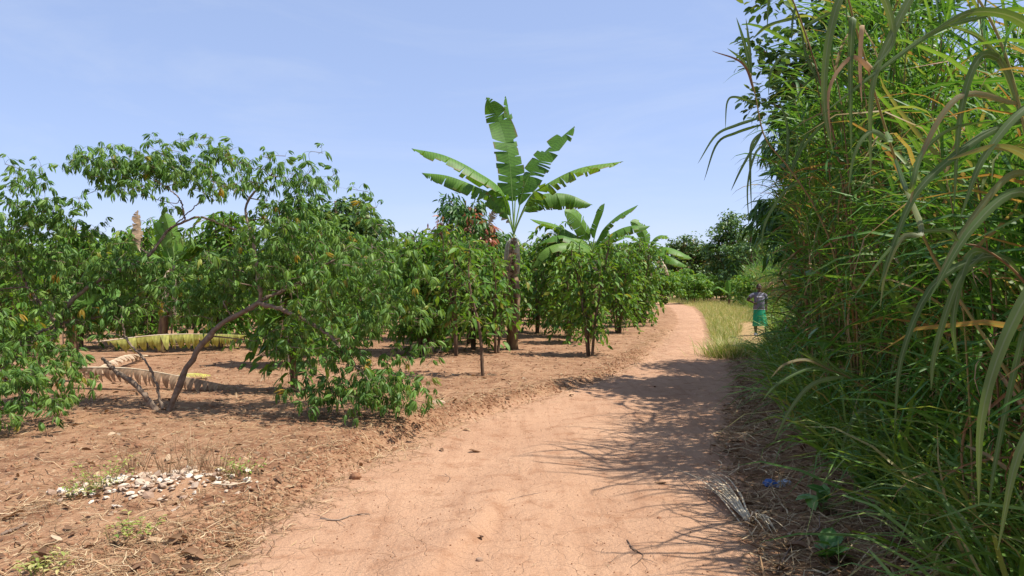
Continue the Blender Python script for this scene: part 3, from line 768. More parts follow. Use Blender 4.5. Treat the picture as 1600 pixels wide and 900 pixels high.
banana(b_, 'banana plant showing one broad smooth leaf between the coffee crowns', q(455, 450), [
    ([q(456, 425), q(454, 400), q(452, 375, -.2), q(448, 352, -.3)], .55, dict(face=(.1, -1, .2), tear=.1, pet=.2)),
    ([q(465, 425), q(480, 400), q(492, 385), q(505, 375)], .5, dict(face=(-.2, -1, .4), tear=.2)),
    ([q(445, 425), q(425, 410), q(405, 405), q(385, 415)], .5, dict(tear=.3)),
], 13, r0=.10, r1=.06)
q = PX(56); b_ = q(1140, 481); b_[2] = Hs(b_[0], b_[1])
banana(b_, 'small young banana plant on the grassy patch at the road bend', q(1140, 462), [
    ([q(1139, 450), q(1138, 443), q(1137, 438)], .5, dict(face=(0, -1, 0), tear=.1)),
    ([q(1150, 450), q(1158, 446), q(1168, 452)], .5, dict(tear=.2)),
    ([q(1130, 452), q(1120, 448), q(1112, 455)], .5, dict(tear=.2)),
    ([q(1146, 455, -.5), q(1152, 456, -1), q(1157, 464, -1.3)], .5, dict(tear=.2)),
], 15, r0=.1, r1=.07, flaps=1, dead=0)

# banana leaves lying on the ground
def fallen(pts, wd, seed, label, mat, face, **k):
    g = np.asarray(pts[0], float)
    t = thing('fallen_banana_leaf', g, label, 'leaf', 'fallen banana leaves on the soil')
    banana_leaf([np.asarray(q) - g for q in pts], wd, seed, par=t, mat=mat, rmat='ribdry', face=face, tear=.95, pet=.05, rib_r=.016, **k)
g0, g1 = GP(105, 606), GP(372, 612)
fallen([g0 + (0, 0, .3), g0 * .62 + g1 * .38 + (0, 0, .30), g0 * .3 + g1 * .7 + (0, 0, .19), g1 + (0, 0, .06)], .46, 3, 'long dried banana leaf with pale rib lying behind the forked cassava stems', 'banana_dry', (0, -.4, 1), hang=1.0)
g0, g1 = GP(150, 560), GP(385, 552)
fallen([g0 + (0, 0, .35), g0 * .6 + g1 * .4 + (0, 0, .46), g0 * .25 + g1 * .75 + (0, 0, .45), g1 + (0, 0, .40)], .72, 4, 'yellowing banana leaf sagging with its torn strips hanging to the soil', 'banana_yellow', (0, -.4, 1), hang=1.2)
g0, g1 = GP(150, 590), GP(230, 560)
fallen([g1 + (0, 0, .05), g1 * .5 + g0 * .5 + (0, 0, .2), g0 + (0, 0, .14), g0 + (-.2, -.1, .02)], .3, 6, 'crumpled brown banana leaf bent over beside the long dried one', 'banana_dry', (0, -1, .6), hang=.8)
g0, g1 = GP(262, 596), GP(330, 590)
fallen([g0 + (0, 0, .03), g0 * .5 + g1 * .5 + (0, 0, .10), g1 + (0, 0, .04)], .22, 8, 'small bright yellow banana leaf scrap by the brown cassava stem', 'banana_yellow', (0, -.5, 1), hang=.3)

# ------------------------------------------------------------------ broadleaf trees
def tree(name, h, cr, ch, seed, leaf, mat, n_cl=60, per=60, mats2=None, trunk_r=.14, csz=.5, down=-.3, lsc=1.0):
    """trunk, limbs and a crown of leaf clusters inside an uneven ellipsoid (radius cr, height ch)"""
    r = np.random.default_rng(seed)
    t = thing(name, (0, 0, 0))
    lean = r.normal(0, .05 * h, 2)
    c = catmull([(0, 0, -.1), (lean[0] * .3, lean[1] * .3, h * .35), (lean[0], lean[1], h * .75), (lean[0] * 1.1, lean[1] * 1.1, h * .95)], 14)
    tr = Batch().add(*tube(c, np.linspace(trunk_r, trunk_r * .25, 14), 8)).build('trunk', M['bark'], t)
    cen = np.array([lean[0] * .7, lean[1] * .7, h - ch * .5])
    d = norm(r.normal(size=(n_cl, 3)))
    bumpy = .72 + .5 * r.random((n_cl, 1))
    cl = cen + d * bumpy * np.array([cr, cr, ch * .5]) * (r.uniform(.2, 1, (n_cl, 1)) ** .4)
    lb = Batch()
    for q in cl:
        k = int(np.clip((q[2] - ch * .25) / h * 13, 3, 12)); s = c[k]
        m = s + (q - s) * .5 + np.array([0, 0, -.06 * np.linalg.norm(q - s)])
        lb.add(*tube(catmull([s, m, q], 6), np.linspace(trunk_r * .28, .012, 6), 4, cap=False))
    tag(lb.build('limbs', M['bark'], t), kind='stuff')
    n = n_cl * per
    ci = np.repeat(np.arange(n_cl), per)
    off = norm(r.normal(size=(n, 3))) * (r.random((n, 1)) ** .5) * csz * r.uniform(.6, 1.3, (n_cl, 1))[ci] * np.array([1, 1, .75])
    Pp = cl[ci] + off
    yaw = np.arctan2(off[:, 1], off[:, 0]) + r.normal(0, .6, n)
    Mx = ypr(yaw, down + r.normal(0, .45, n), r.normal(0, .5, n), lsc * r.uniform(.7, 1.25, n))
    which = r.integers(0, len(leaf), n); rn = r.random(n)
    fl = (r.random(n_cl) < (mats2[1] if mats2 else 0))[ci] & (off[:, 2] > 0 if mats2 and len(mats2) > 2 else np.ones(n, bool))
    for sel, mm in ((~fl, mat), (fl, mats2[0] if mats2 else mat)):
        b = Batch()
        for k in range(len(leaf)):
            s = sel & (which == k); b.inst(leaf[k], Mx[s], Pp[s], rn[s])
        if b.n: b.build('crown', M[mm], t)
    return t
def put(t, px, Yd, label, cat='tree', group=None, sc=1.0, rz=0.0):
    x = (px - 800) * Yd / F
    t.location = (x, Yd, Hs(x, Yd)); t.scale = (sc,) * 3; t.rotation_euler = (0, 0, rz)
    return tag(t, label, cat, group)
put(tree('mango_tree', 4.1, 1.15, 2.6, 61, MANG, 'mango', 52, 60, ('flush', .22, 1), .09, .38, -.5), 735, 21, 'young mango tree with a pink flush of new leaves by the tallest banana plant')
put(tree('mango_tree', 5.2, 1.8, 3.8, 62, MANG, 'mango', 90, 95, None, .16, .5, -.7, 1.25), 1345, 14, 'dark mango tree with long drooping leaves inside the roadside thicket')
put(tree('broadleaf_tree', 6.4, 1.5, 3.6, 63, OVAL, 'tree', 70, 110, None, .15, .42, 0, 1.1), 1352, 10.6, 'tree with rounded dark leaves rising above the elephant grass')
put(tree('broadleaf_tree', 5.9, 2.2, 3.4, 64, QUAD, 'tree', 70, 50, None, .2, .55, -.2), 530, 36, 'dark round tree poking above the coffee trees')
put(tree('bronze_tree', 6.6, 3.4, 4.8, 65, QUAD, 'tree', 110, 55, ('treeb', .4, 1), .25, .7, -.2), 1074, 78, 'wide round tree with bronze leaf tips at the road bend')
put(tree('dark_tree', 8.2, 2.3, 6.6, 66, QUAD, 'tree', 100, 60, None, .22, .7, -.2), 1138, 72, 'tall dark columnar tree closing the end of the road')
put(tree('dark_tree', 6.4, 2.6, 5.2, 67, QUAD, 'tree', 80, 60, None, .2, .7, -.2), 1176, 66, 'dark tree rising from the grass behind the standing person')
ft = [tree('distant_tree', 7.0, 3.0, 5.6, 70 + k, QUAD, 'tree', 80, 42, ('treeb', .2, 1) if k == 1 else None, .25, .9, -.2, 1.3) for k in range(3)]
fu = set()
for i in range(46):
    Yd = 75 + 45 * rng.random(); x = -85 + 125 * i / 45 + rng.normal(0, 1)
    if 6 < x < 14 and Yd < 95: Yd = 100
    k = i % 3; t = ft[k] if k not in fu else copy_tree(ft[k]); fu.add(k)
    t.location = (x, Yd, Hs(x, Yd)); s = rng.uniform(.75, 1.05); t.scale = (s * 1.1, s * 1.1, s); t.rotation_euler = (0, 0, rng.uniform(0, 6.28))
    tag(t, 'distant dark tree of the treeline beyond the plantation', 'tree', 'trees of the distant treeline')
bush = [tree('roadside_bush', 1.9, 1.0, 1.7, 80 + k, COFF, 'coffee', 34, 55, None, .04, .35, -.3, 1.2) for k in range(2)]
bu = set()
for i, (px, Yd, s) in enumerate([(1100, 66, 1.3), (1125, 70, 1.1), (1085, 62, 1.3), (1155, 62, 1.2), (1065, 70, 1.6), (1040, 60, 1.3), (1175, 52, 1.2), (1110, 80, 1.6), (1140, 84, 1.5), (1078, 85, 1.5)]):
    k = i % 2; t = bush[k] if k not in bu else copy_tree(bush[k]); bu.add(k)
    put(t, px, Yd, 'low leafy bush at the far bend of the road', 'bush', 'bushes at the road bend', s, rng.uniform(0, 6.28))

# ------------------------------------------------------------------ elephant grass thicket
def blade_tpl(L, W, a0, droop, n=9, fold=.35, seed=0):
    """blade leaving at angle a0 above the horizon along +Y and bending over"""
    r = np.random.default_rng(seed)
    an = a0 - droop * np.linspace(0, 1, n) ** 1.3
    st = L / (n - 1); p = [np.zeros(3)]; sx = 0
    for k in range(n - 1):
        sx += r.normal(0, .03); p.append(p[-1] + st * np.array([sx * .4, math.cos(an[k]), math.sin(an[k])]))
    u = np.linspace(0, 1, n)
    half = W * .5 * np.clip(.55 + u * 3, 0, 1) * (1 - u ** 2.2) ** .8 + .0008
    nz = np.stack([np.zeros(n), -np.sin(an), np.cos(an)], -1)
    return ribbon(p, half, np.broadcast_to(np.array([1.0, 0, 0]), (n, 3)), nz * (half * fold)[:, None])
BL = [blade_tpl(L, W, R(a), R(d), 9, .35, i) for i, (L, W, a, d) in enumerate([
    (.85, .030, 65, 95), (1.0, .034, 60, 120), (1.1, .038, 70, 130), (.9, .032, 45, 90), (.75, .026, 75, 60), (1.15, .040, 55, 140), (1.0, .034, 75, 40), (.95, .034, 35, 110), (1.2, .040, 65, 150)])]
BLS = [blade_tpl(L, W, R(a), R(d), 6, .3, 20 + i) for i, (L, W, a, d) in enumerate([(.9, .03, 65, 100), (1.05, .034, 60, 130), (1.0, .03, 75, 70), (.85, .03, 45, 100)])]
DRY = [blade_tpl(L, W, R(a), R(d), 7, .8, 40 + i) for i, (L, W, a, d) in enumerate([(.6, .022, 10, 100), (.75, .026, -10, 80), (.8, .02, 20, 120)])]
BL_ME = [Batch().add(*t).mesh('grass_blade', M['blade']) for t in BL]
DRY_ME = [Batch().add(*t).mesh('dry_grass_blade', M['bladedry']) for t in DRY]

def clump_parts(seed, n_canes=8, h=(3.2, 4.4), tpl=BL, obj=False, spread=.28, lean=.9, start=.22, nb=13, bsc=1.0, leanx=-.12, dry=9, cane_r=.011):
    r = np.random.default_rng(seed)
    t = thing('elephant_grass_clump', (0, 0, 0))
    G, D = ([], [], []), ([], [], [])
    for c in range(n_canes):
        an = r.uniform(0, 6.28); d = np.array([math.cos(an), math.sin(an), 0])
        hh = r.uniform(*h); b0 = d * spread * r.random() ** .5
        ln = lean * r.uniform(.1, 1.0) * hh / 4
        dv = norm(d + np.array([leanx * 4, 0, 0]) + r.normal(0, .3, 3) * (1, 1, 0)) * (1, 1, 0)
        cc = catmull([b0 + (0, 0, -.06), b0 + dv * ln * .15 + (0, 0, hh * .4), b0 + dv * ln * .5 + (0, 0, hh * .75), b0 + dv * ln + (0, 0, hh * .95)], 26)
        Batch().add(*tube(cc, np.linspace(cane_r, .004, 26), 5, rnd=r.random())).build('cane', M['cane'], t)
        ya = r.uniform(0, 6.28)
        for k in range(nb):
            f = start + (1 - start) * (k + r.random() * .6) / nb
            q = cc[min(25, int(f * 25))]
            up = max(0, f - .8) * 2.4
            G[0].append(ypr([ya + math.pi * k + r.normal(0, .6)], [up + r.normal(0, .15)], [r.normal(0, .35)], [bsc * r.uniform(.7, 1.15)])[0]); G[1].append(q); G[2].append(int(r.integers(0, len(tpl))))
        for k in range(dry):
            f = r.uniform(.08, .6); q = cc[int(f * 25)]
            D[0].append(ypr([r.uniform(0, 6.28)], [r.normal(-.3, .3)], [r.normal(0, .6)], [bsc * r.uniform(.6, 1.1)])[0]); D[1].append(q); D[2].append(int(r.integers(0, 3)))
    for (Ms, Ps, wh), tp, me, mt, nm in ((G, tpl, BL_ME, 'blade', 'foliage'), (D, DRY, DRY_ME, 'bladedry', 'dry_foliage')):
        if not Ms: continue
        Ms, Ps, wh = np.array(Ms), np.array(Ps), np.array(wh)
        if obj:
            for i in range(len(Ps)):
                o = link('blade' if mt == 'blade' else 'dry_blade', me[wh[i]], t); o.matrix_basis = mat4(Ms[i], Ps[i])
        else:
            b = Batch(); rn = r.random(len(Ps))
            for k in range(len(tp)): s = wh == k; b.inst(tp[k], Ms[s], Ps[s], rn[s])
            b.build(nm, M[mt], t)
    return t
EG = 'elephant grass clumps of the roadside thicket'
def set_clump(t, x, y, label, sc=1.0, rz=0.0):
    t.location = (x, y, Hs(x, y)); t.rotation_euler = (0, 0, rz); t.scale = (sc,) * 3
    return tag(t, label, 'grass clump', EG)
nearp = [clump_parts(100 + k, 7, (3.2, 4.4), BL, True, .3, .6, .12, 18, leanx=-.05) for k in range(3)]
midp = [clump_parts(110 + k, 9, (3.0, 4.3), BL, False, .38, .6, .08, 20, leanx=-.04) for k in range(4)]
farp = [clump_parts(120 + k, 9, (2.2, 3.2), BLS, False, .45, .9, .05, 13, bsc=1.05, cane_r=.013) for k in range(4)]
un, um, uf = set(), set(), set()
def take(pl, us, k):
    if k in us: return copy_tree(pl[k])
    us.add(k); return pl[k]
i = 0
for y in [1.25, 2.3, 3.2, 4.5, 5.4, 6.3, 7.2, 8.1]:                 # front row by the road
    x = max(tx(y) + (.5 if y > 4 else .35), .351 * y + .75) + rng.normal(0, .08)
    set_clump(take(nearp, un, i % 3), x, y + rng.normal(0, .1), 'tall elephant grass clump at the front of the roadside thicket', (rng.uniform(.56, .64) if y < 6 else rng.uniform(.85, 1.0)), rng.normal(0, .25)); i += 1
i = 0
for row, off in enumerate((1.25, 2.1, 3.1, 4.2)):
    for y in np.arange(1.0 + .4 * row, 15, 1.0):
        if off < 2 and y < 1.5: continue
        x = max(tx(y), .351 * y + .2) + off + rng.normal(0, .15)
        set_clump(take(midp, um, i % 4), x, y + rng.normal(0, .2), 'tall elephant grass clump deep inside the roadside thicket', rng.uniform(.85, 1.08) * (.72 if y < 5.6 and off < 2.5 else 1), rng.normal(0, .4)); i += 1
for y in np.arange(9.2, 15, .9):
    set_clump(take(midp, um, i % 4), max(tx(y) + .45, .351 * y + .8), y, 'tall elephant grass clump at the road side of the thicket past the blue bag', rng.uniform(.85, 1.0), rng.normal(0, .3)); i += 1
i = 0
for y in np.arange(15.5, 62, 1.5):
    for row, off in enumerate((.7, 2.2, 3.8, 6)):
        set_clump(take(farp, uf, i % 4), (max(tx(y), .351 * y + .3) if y < 22 else tx(y)) + off + .2 + (1.1 if 16 < y < 28 else 0) + rng.normal(0, .3), y + rng.normal(0, .4), 'sunlit elephant grass clump behind the standing person', rng.uniform(.8, 1.12), rng.uniform(0, 6.28)); i += 1

def lean_clump(base, label, canes, Yd):
    """canes: (points, radius, blades); a blade is (points, width, dry)"""
    base = np.asarray(base, float); t = thing('elephant_grass_clump', base, label, 'grass clump', EG)
    for pts, rad, blades in canes:
        c = catmull([np.array([rng.normal(0, .06), rng.normal(0, .06), -.05])] + [np.asarray(q) - base for q in pts], 40)
        Batch().add(*tube(c, np.linspace(rad, rad * .35, 40) * (.62 if base[1] < 4 else .85), 6, rnd=rng.random())).build('cane', M['cane'], t)
        for q, wd, dry in blades:
            q = [np.asarray(z) - base for z in q]
            j = int(np.argmin(np.linalg.norm(c - q[0], axis=1))); q = [c[j]] + q[1:] if np.linalg.norm(c[j] - q[0]) < .12 else [c[j]] + q
            m = catmull(q, 18); tn = norm(np.gradient(m, axis=0))
            tw_ = rng.normal(0, .35)
            view = norm(m + base - np.array([0, 0, CAM_H])); sd = norm(np.cross(tn, view) * math.cos(tw_) + np.cross(tn, (0, 0, 1.0)) * math.sin(tw_) * .6)
            nz = norm(np.cross(sd, tn)); u = np.linspace(0, 1, 18)
            half = wd * (.26 if base[1] < 4 else .45) * np.clip(.5 + u * 3, 0, 1) * (1 - u ** 2.4) ** .8 + .0008
            Batch().add(*ribbon(m, half, sd, nz * (half * .3)[:, None], rnd=rng.random())).build('dry_blade' if dry else 'blade', M['bladedry' if dry else 'bladenear'], t)
    return t
a = PX(6.6); g = np.array([a(1345, 0)[0], 6.6, 0]); g[2] = Hs(g[0], g[1])
lean_clump(g, 'elephant grass clump with one cane leaning far out against the sky', [
    ([a(1310, 430), a(1277, 332), a(1232, 262), a(1195, 215), a(1180, 150), a(1172, 115)], .013, [
        ([a(1172, 118), a(1163, 70), a(1150, 28)], .035, 0), ([a(1176, 118), a(1170, 70), a(1165, 30)], .03, 0), ([a(1174, 122), a(1160, 95), a(1136, 76)], .03, 0),
        ([a(1180, 150), a(1160, 100), a(1112, 80)], .022, 1), ([a(1185, 190), a(1150, 196), a(1118, 212), a(1090, 256)], .03, 0), ([a(1186, 195), a(1150, 208), a(1120, 225), a(1100, 282)], .03, 0),
        ([a(1180, 165), a(1150, 152), a(1136, 160), a(1133, 202)], .022, 0), ([a(1190, 205), a(1175, 225), a(1172, 260), a(1174, 330)], .03, 0), ([a(1192, 210), a(1160, 260), a(1142, 298)], .025, 0),
        ([a(1200, 225), a(1180, 240), a(1168, 290), a(1170, 350)], .022, 0), ([a(1240, 270), a(1262, 210), a(1300, 180)], .03, 0), ([a(1230, 260), a(1230, 200), a(1215, 150)], .03, 0), ([a(1250, 290), a(1225, 300), a(1195, 350), a(1190, 400)], .03, 0)]),
    ([a(1330, 420), a(1310, 250), a(1270, 90), a(1225, -30), a(1200, -70)], .014, [
        ([a(1225, -30), a(1205, -20), a(1200, 10), a(1198, 45)], .03, 0), ([a(1245, 20), a(1200, 40), a(1176, 60)], .028, 0), ([a(1240, 10), a(1238, 30), a(1236, 65)], .025, 0), ([a(1255, 50), a(1300, 20), a(1350, 10)], .03, 0),
        ([a(1270, 90), a(1230, 85), a(1205, 110), a(1200, 150)], .028, 0), ([a(1280, 130), a(1260, 90), a(1250, 40)], .03, 0)]),
    ([a(1350, 400), a(1350, 200), a(1330, 60), a(1310, -60)], .014, [
        ([a(1345, 150), a(1300, 110), a(1260, 130), a(1235, 170)], .032, 0), ([a(1350, 220), a(1300, 190), a(1255, 230), a(1225, 300)], .034, 0), ([a(1350, 260), a(1400, 200), a(1440, 220)], .034, 0), ([a(1350, 300), a(1310, 300), a(1280, 350), a(1265, 420)], .03, 0)])], 6.6)
a = PX(2.6); g = np.array([2.15, 2.5, 0]); g[2] = Hs(2.15, 2.5)
lean_clump(g, 'elephant grass clump whose broad arching blades hang over the road edge', [
    ([a(1640, 700, .2), a(1560, 560, .3), a(1464, 412, .4), a(1420, 310, .3), a(1389, 220, .2), a(1350, 90, .1), a(1320, -20), a(1310, -90)], .013, [
        ([a(1330, -10), a(1305, 15), a(1290, 90), a(1288, 170), a(1302, 240)], .05, 0), ([a(1345, 40), a(1332, 30), a(1328, 110), a(1330, 245)], .045, 0), ([a(1350, 70), a(1346, 40), a(1343, 100), a(1346, 160)], .03, 1),
        ([a(1320, -30), a(1370, -20), a(1395, 60), a(1360, 110)], .05, 0), ([a(1360, 110), a(1330, 90), a(1295, 140), a(1298, 225)], .03, 1), ([a(1389, 220), a(1360, 205), a(1335, 240), a(1325, 300)], .035, 0), ([a(1420, 300), a(1440, 240), a(1490, 200), a(1560, 190)], .035, 0),
        ([a(1440, 360), a(1410, 370), a(1385, 420), a(1375, 480)], .035, 0)]),
    ([a(1680, 640), a(1640, 400), a(1600, 200), a(1560, 60), a(1500, -40), a(1450, -90)], .014, [
        ([a(1540, 30), a(1467, 46), a(1380, 105), a(1280, 182)], .035, 0), ([a(1510, -20), a(1440, -20), a(1395, 50), a(1362, 140), a(1360, 290)], .055, 0), ([a(1600, 200), a(1530, 215), a(1440, 290), a(1400, 370), a(1372, 455)], .05, 0),
        ([a(1590, 170), a(1500, 150), a(1440, 240), a(1420, 330)], .04, 0), ([a(1570, 110), a(1530, 90), a(1500, 180), a(1490, 330)], .05, 0), ([a(1620, 270), a(1570, 280), a(1500, 370), a(1450, 470)], .045, 0), ([a(1600, 190), a(1570, 110), a(1530, 60), a(1480, 40)], .04, 0)]),
    ([a(1720, 700), a(1660, 540), a(1600, 440), a(1540, 390), a(1500, 380)], .012, [
        ([a(1600, 440), a(1555, 400), a(1463, 440), a(1410, 555), a(1398, 675)], .05, 0), ([a(1560, 400), a(1515, 400), a(1490, 493), a(1496, 565)], .05, 0), ([a(1540, 392), a(1497, 440), a(1462, 547), a(1455, 610)], .045, 0), ([a(1500, 380), a(1470, 360), a(1400, 380), a(1330, 470)], .03, 0),
        ([a(1620, 480), a(1600, 520), a(1560, 700), a(1545, 800)], .04, 0)])], 2.6)
SB = [blade_tpl(L, W, R(a_), R(d_), 6, .3, 90 + i_) for i_, (L, W, a_, d_) in enumerate([(.8, .022, 65, 90), (1.0, .026, 70, 120), (.7, .018, 50, 70), (1.05, .026, 60, 140)])]
a = PX(1.75); g = np.array([1.75, 1.5, 0]); g[2] = Hs(1.75, 1.5)
lean_clump(g, 'elephant grass clump with one very broad pale blade hanging to the litter', [
    ([a(1820, 700), a(1760, 500), a(1700, 380), a(1660, 330)], .012, [
        ([a(1720, 420), a(1640, 420), a(1575, 520), a(1535, 650), a(1530, 790)], .055, 0), ([a(1760, 480), a(1700, 560), a(1600, 690), a(1560, 860)], .05, 0), ([a(1700, 380), a(1600, 300), a(1520, 355), a(1453, 465)], .045, 0), ([a(1690, 370), a(1620, 260), a(1560, 230), a(1480, 250)], .04, 0)]),
    ([a(1780, 500), a(1720, 250), a(1660, 100), a(1640, 30)], .012, [
        ([a(1670, 120), a(1600, 37), a(1520, 20), a(1440, 60)], .045, 0), ([a(1700, 200), a(1620, 160), a(1540, 240), a(1500, 340)], .04, 0)])], 1.75)
a = PX(4.9); g = np.array([2.62, 4.9, 0]); g[2] = Hs(2.62, 4.9)
lean_clump(g, 'low elephant grass sprig reaching out over the litter', [
    ([a(1450, 700), a(1400, 640), a(1330, 592), a(1290, 575)], .009, [
        ([a(1300, 580), a(1270, 560), a(1246, 548)], .028, 0), ([a(1310, 584), a(1265, 575), a(1215, 600), a(1190, 628)], .03, 0), ([a(1320, 590), a(1270, 600), a(1235, 640), a(1210, 690)], .034, 0), ([a(1300, 578), a(1260, 562), a(1225, 570), a(1205, 590)], .022, 0), ([a(1340, 598), a(1300, 570), a(1280, 540)], .026, 0)]),
    ([a(1470, 740), a(1440, 690), a(1405, 672)], .008, [
        ([a(1405, 674), a(1370, 690), a(1340, 743), a(1333, 810)], .036, 0), ([a(1410, 674), a(1350, 640), a(1320, 690), a(1318, 745)], .036, 0), ([a(1430, 684), a(1400, 660), a(1350, 655), a(1300, 680)], .026, 0)])], 4.9)

def scatter_blades(name, mat, n, fx, tpls, sc, seed, label, cat='grass', pitch=(.2, .4)):
    r = np.random.default_rng(seed); x, y = fx(r, n); z = H(x, y) - .01
    Mx = ypr(r.uniform(0, 6.28, n), r.normal(pitch[0], pitch[1], n), r.normal(0, .4, n), r.uniform(*sc, n))
    b = Batch(); wh = r.integers(0, len(tpls), n); rn = r.random(n); Pp = np.stack([x, y, z], -1)
    for k in range(len(tpls)): s = wh == k; b.inst(tpls[k], Mx[s], Pp[s], rn[s])
    return tag(b.build(name, M[mat]), label, cat, kind='stuff')
UB = [blade_tpl(L, W, R(a), R(d), 6, .3, 60 + i) for i, (L, W, a, d) in enumerate([(.9, .016, 75, 100), (1.1, .018, 70, 130), (.8, .014, 80, 70), (1.0, .016, 60, 120)])]
def fx_under(r, n):
    y = 2 + 16 * r.random(n) ** 1.2; return tx(y) + .05 + 1.6 * r.random(n) ** 1.3 + .25 * fbm(y * 1.3, y * 0, 2, 4), y
scatter_blades('undergrowth_grass', 'under', 9000, fx_under, UB, (.6, 1.35), 201, 'dark fine grass filling the foot of the roadside thicket', pitch=(.1, .25))
r = np.random.default_rng(205); n = 10500                             # leafy side shoots filling the wall between the canes
y = 2.2 + 13.5 * r.random(n); x = np.maximum(tx(y) + .25, .351 * y + .45) + 2.2 * r.random(n) ** 1.2
z = H(x, y) + .2 + (np.where(y < 5.8, 1.7 + .5 * (x - tx(y)), 3.6)) * r.random(n) ** .8
cl_ = fbm(x * 1.6, y * 1.6 + z * 1.3, 3, 71) + .35 * fbm(z * 2.0, y * 2, 2, 72) > -.07
x, y, z = x[cl_], y[cl_], z[cl_]; n = len(x)
Mx = ypr(math.pi + r.normal(0, 1.1, n), r.normal(.05, .4, n), r.normal(0, .5, n), r.uniform(.6, 1.2, n)); wh = r.integers(0, 4, n); rn = r.random(n); bt = Batch()
for k in range(4): s_ = wh == k; bt.inst(SB[k], Mx[s_], np.stack([x, y, z], -1)[s_], rn[s_])
tag(bt.build('thicket_side_shoots', M['blade']), 'fine leafy side shoots filling the roadside thicket between its canes', 'grass', kind='stuff')
def fx_back(r, n):
    y = 15 + 45 * r.random(n); return tx(y) - .2 + 5 * r.random(n) ** 1.4, y
scatter_blades('roadside_grass', 'under', 7000, fx_back, UB, (.7, 1.5), 202, 'green grass along the foot of the far roadside thicket')
VB = [blade_tpl(L, W, R(a), R(d), 4, .3, 80 + i) for i, (L, W, a, d) in enumerate([(.28, .007, 80, 60), (.36, .008, 70, 80), (.22, .007, 60, 50)])]
def fx_verge(r, n):
    y = 16 + 70 * r.random(n) ** 1.6; a = rr_(y) + .15; c = tx(y) + .3
    # sandy foot track stays open along the thicket
    u = r.random(n); x = a + (c - a) * u
    k = (np.abs(x - (tx(y) - 1.0)) < .45) & (y < 30)
    x = np.where(k, a + .5 * r.random(n), x)
    return x, y
scatter_blades('verge_grass', 'verge', 32000, fx_verge, VB, (.6, 1.3), 203, 'dry yellow grass on the verge between road and thicket')

# green tuft at the tip of the verge
g = GP(1141, 556); t = thing('grass_tuft', g, 'green grass tuft at the tip of the dry verge beside the road', 'grass tuft')
r = np.random.default_rng(7); n = 1300
ofs = r.normal(0, 1, (n, 2)) * (.30, .34); hz = H(ofs[:, 0] + g[0], ofs[:, 1] + g[1]) - g[2] - .01
bt = Batch(); wh = r.integers(0, 3, n); Mx = ypr(np.arctan2(ofs[:, 1], ofs[:, 0]) + r.normal(0, .5, n), r.normal(.1, .2, n), r.normal(0, .3, n), r.uniform(.8, 1.6, n))
for k in range(3): s = wh == k; bt.inst(VB[k], Mx[s], np.column_stack([ofs, hz])[s], r.uniform(0, .5, n)[s])
tag(bt.build('tuft_blades', M['verge'], t), kind='stuff')

# ------------------------------------------------------------------ broad-leaved weeds and climbers at the thicket
def weed(g, label, n, size, hgt, seed, tpl=OVAL, mat='weed', name='weed', lsc=1.5):
    r = np.random.default_rng(seed); t = thing(name, g, label, 'weed', 'weeds along the thicket')
    me = [Batch().add(*q).mesh('weed_leaf', M[mat]) for q in tpl]
    for s in range(max(2, n // 6)):
        an = r.uniform(0, 6.28); e = np.array([math.cos(an) * size * r.random(), math.sin(an) * size * r.random(), hgt * r.uniform(.5, 1)])
        c = catmull([(0, 0, -.02), e * (.4, .4, .6), e], 8)
        Batch().add(*tube(c, np.linspace(.005, .002, 8), 4)).build('stem', M['rib'], t)
        for k in range(6):
            q = c[min(7, 2 + k)]
            o = link('leaf', me[k % len(me)], t); o.matrix_basis = mat4(ypr([r.uniform(0, 6.28)], [r.normal(.2, .3)], [r.normal(0, .3)], [lsc * r.uniform(.6, 1.1)])[0], q)
for k, (px, py, n, sz, hg, lab) in enumerate([
    (1290, 668, 24, .25, .45, 'bright leafy weed at the thicket foot above the blue bag'),
    (1300, 720, 12, .16, .3, 'small leafy weed right of the blue bag'),
    (1285, 800, 12, .10, .22, 'small green sprout in the shaded litter'),
    (1292, 880, 6, .05, .12, 'tiny seedling in the litter near the fallen cane'),
    (1250, 640, 18, .25, .4, 'leafy weed where thicket meets the road'),
    (1372, 800, 12, .2, .4, 'leafy weed under the hanging grass blades')]):
    weed(GP(px, py), lab, n, sz, hg, 300 + k)
q0 = P(1300, 470, 7.0); g = np.array([q0[0], q0[1], Hs(q0[0], q0[1])])
weed(g, 'climbing vine with broad round leaves on the front grass canes', 30, .45, 2.0, 320, name='climbing_vine', lsc=1.7)

# ------------------------------------------------------------------ litter
def straw_tpl(seed, L=.16, W=.004):
    r = np.random.default_rng(seed); n = 4
    p = np.zeros((n, 3)); p[:, 1] = np.linspace(-.5, .5, n) * L; p[:, 0] = r.normal(0, .012, n); p[:, 2] = np.abs(r.normal(0, .006, n)) + .002
    u = np.linspace(-1, 1, n)
    half = W * .5 * (1.05 - .7 * np.abs(u))
    v = np.stack([p - np.outer(half, (1, 0, 0)), p + np.outer(half, (1, 0, .3))], 1).reshape(-1, 3)
    f = []
    for i in range(n - 1): f += [(2 * i, 2 * i + 1, 2 * i + 3), (2 * i, 2 * i + 3, 2 * i + 2)]
    return v, np.array(f), np.zeros((len(v), 3))
ST = [straw_tpl(k, L, W) for k, (L, W) in enumerate([(.12, .004), (.2, .005), (.08, .006), (.3, .005), (.15, .007)])]
DL = [leaf_tpl(.085, .036, droop=d, fold=f, rows=(0, .1, .28, .5, .72, .9, 1), prof=(0, .5, .9, 1, .8, .4, 0)) for d, f in ((.2, .6), (-.3, .5), (.4, -.4))]
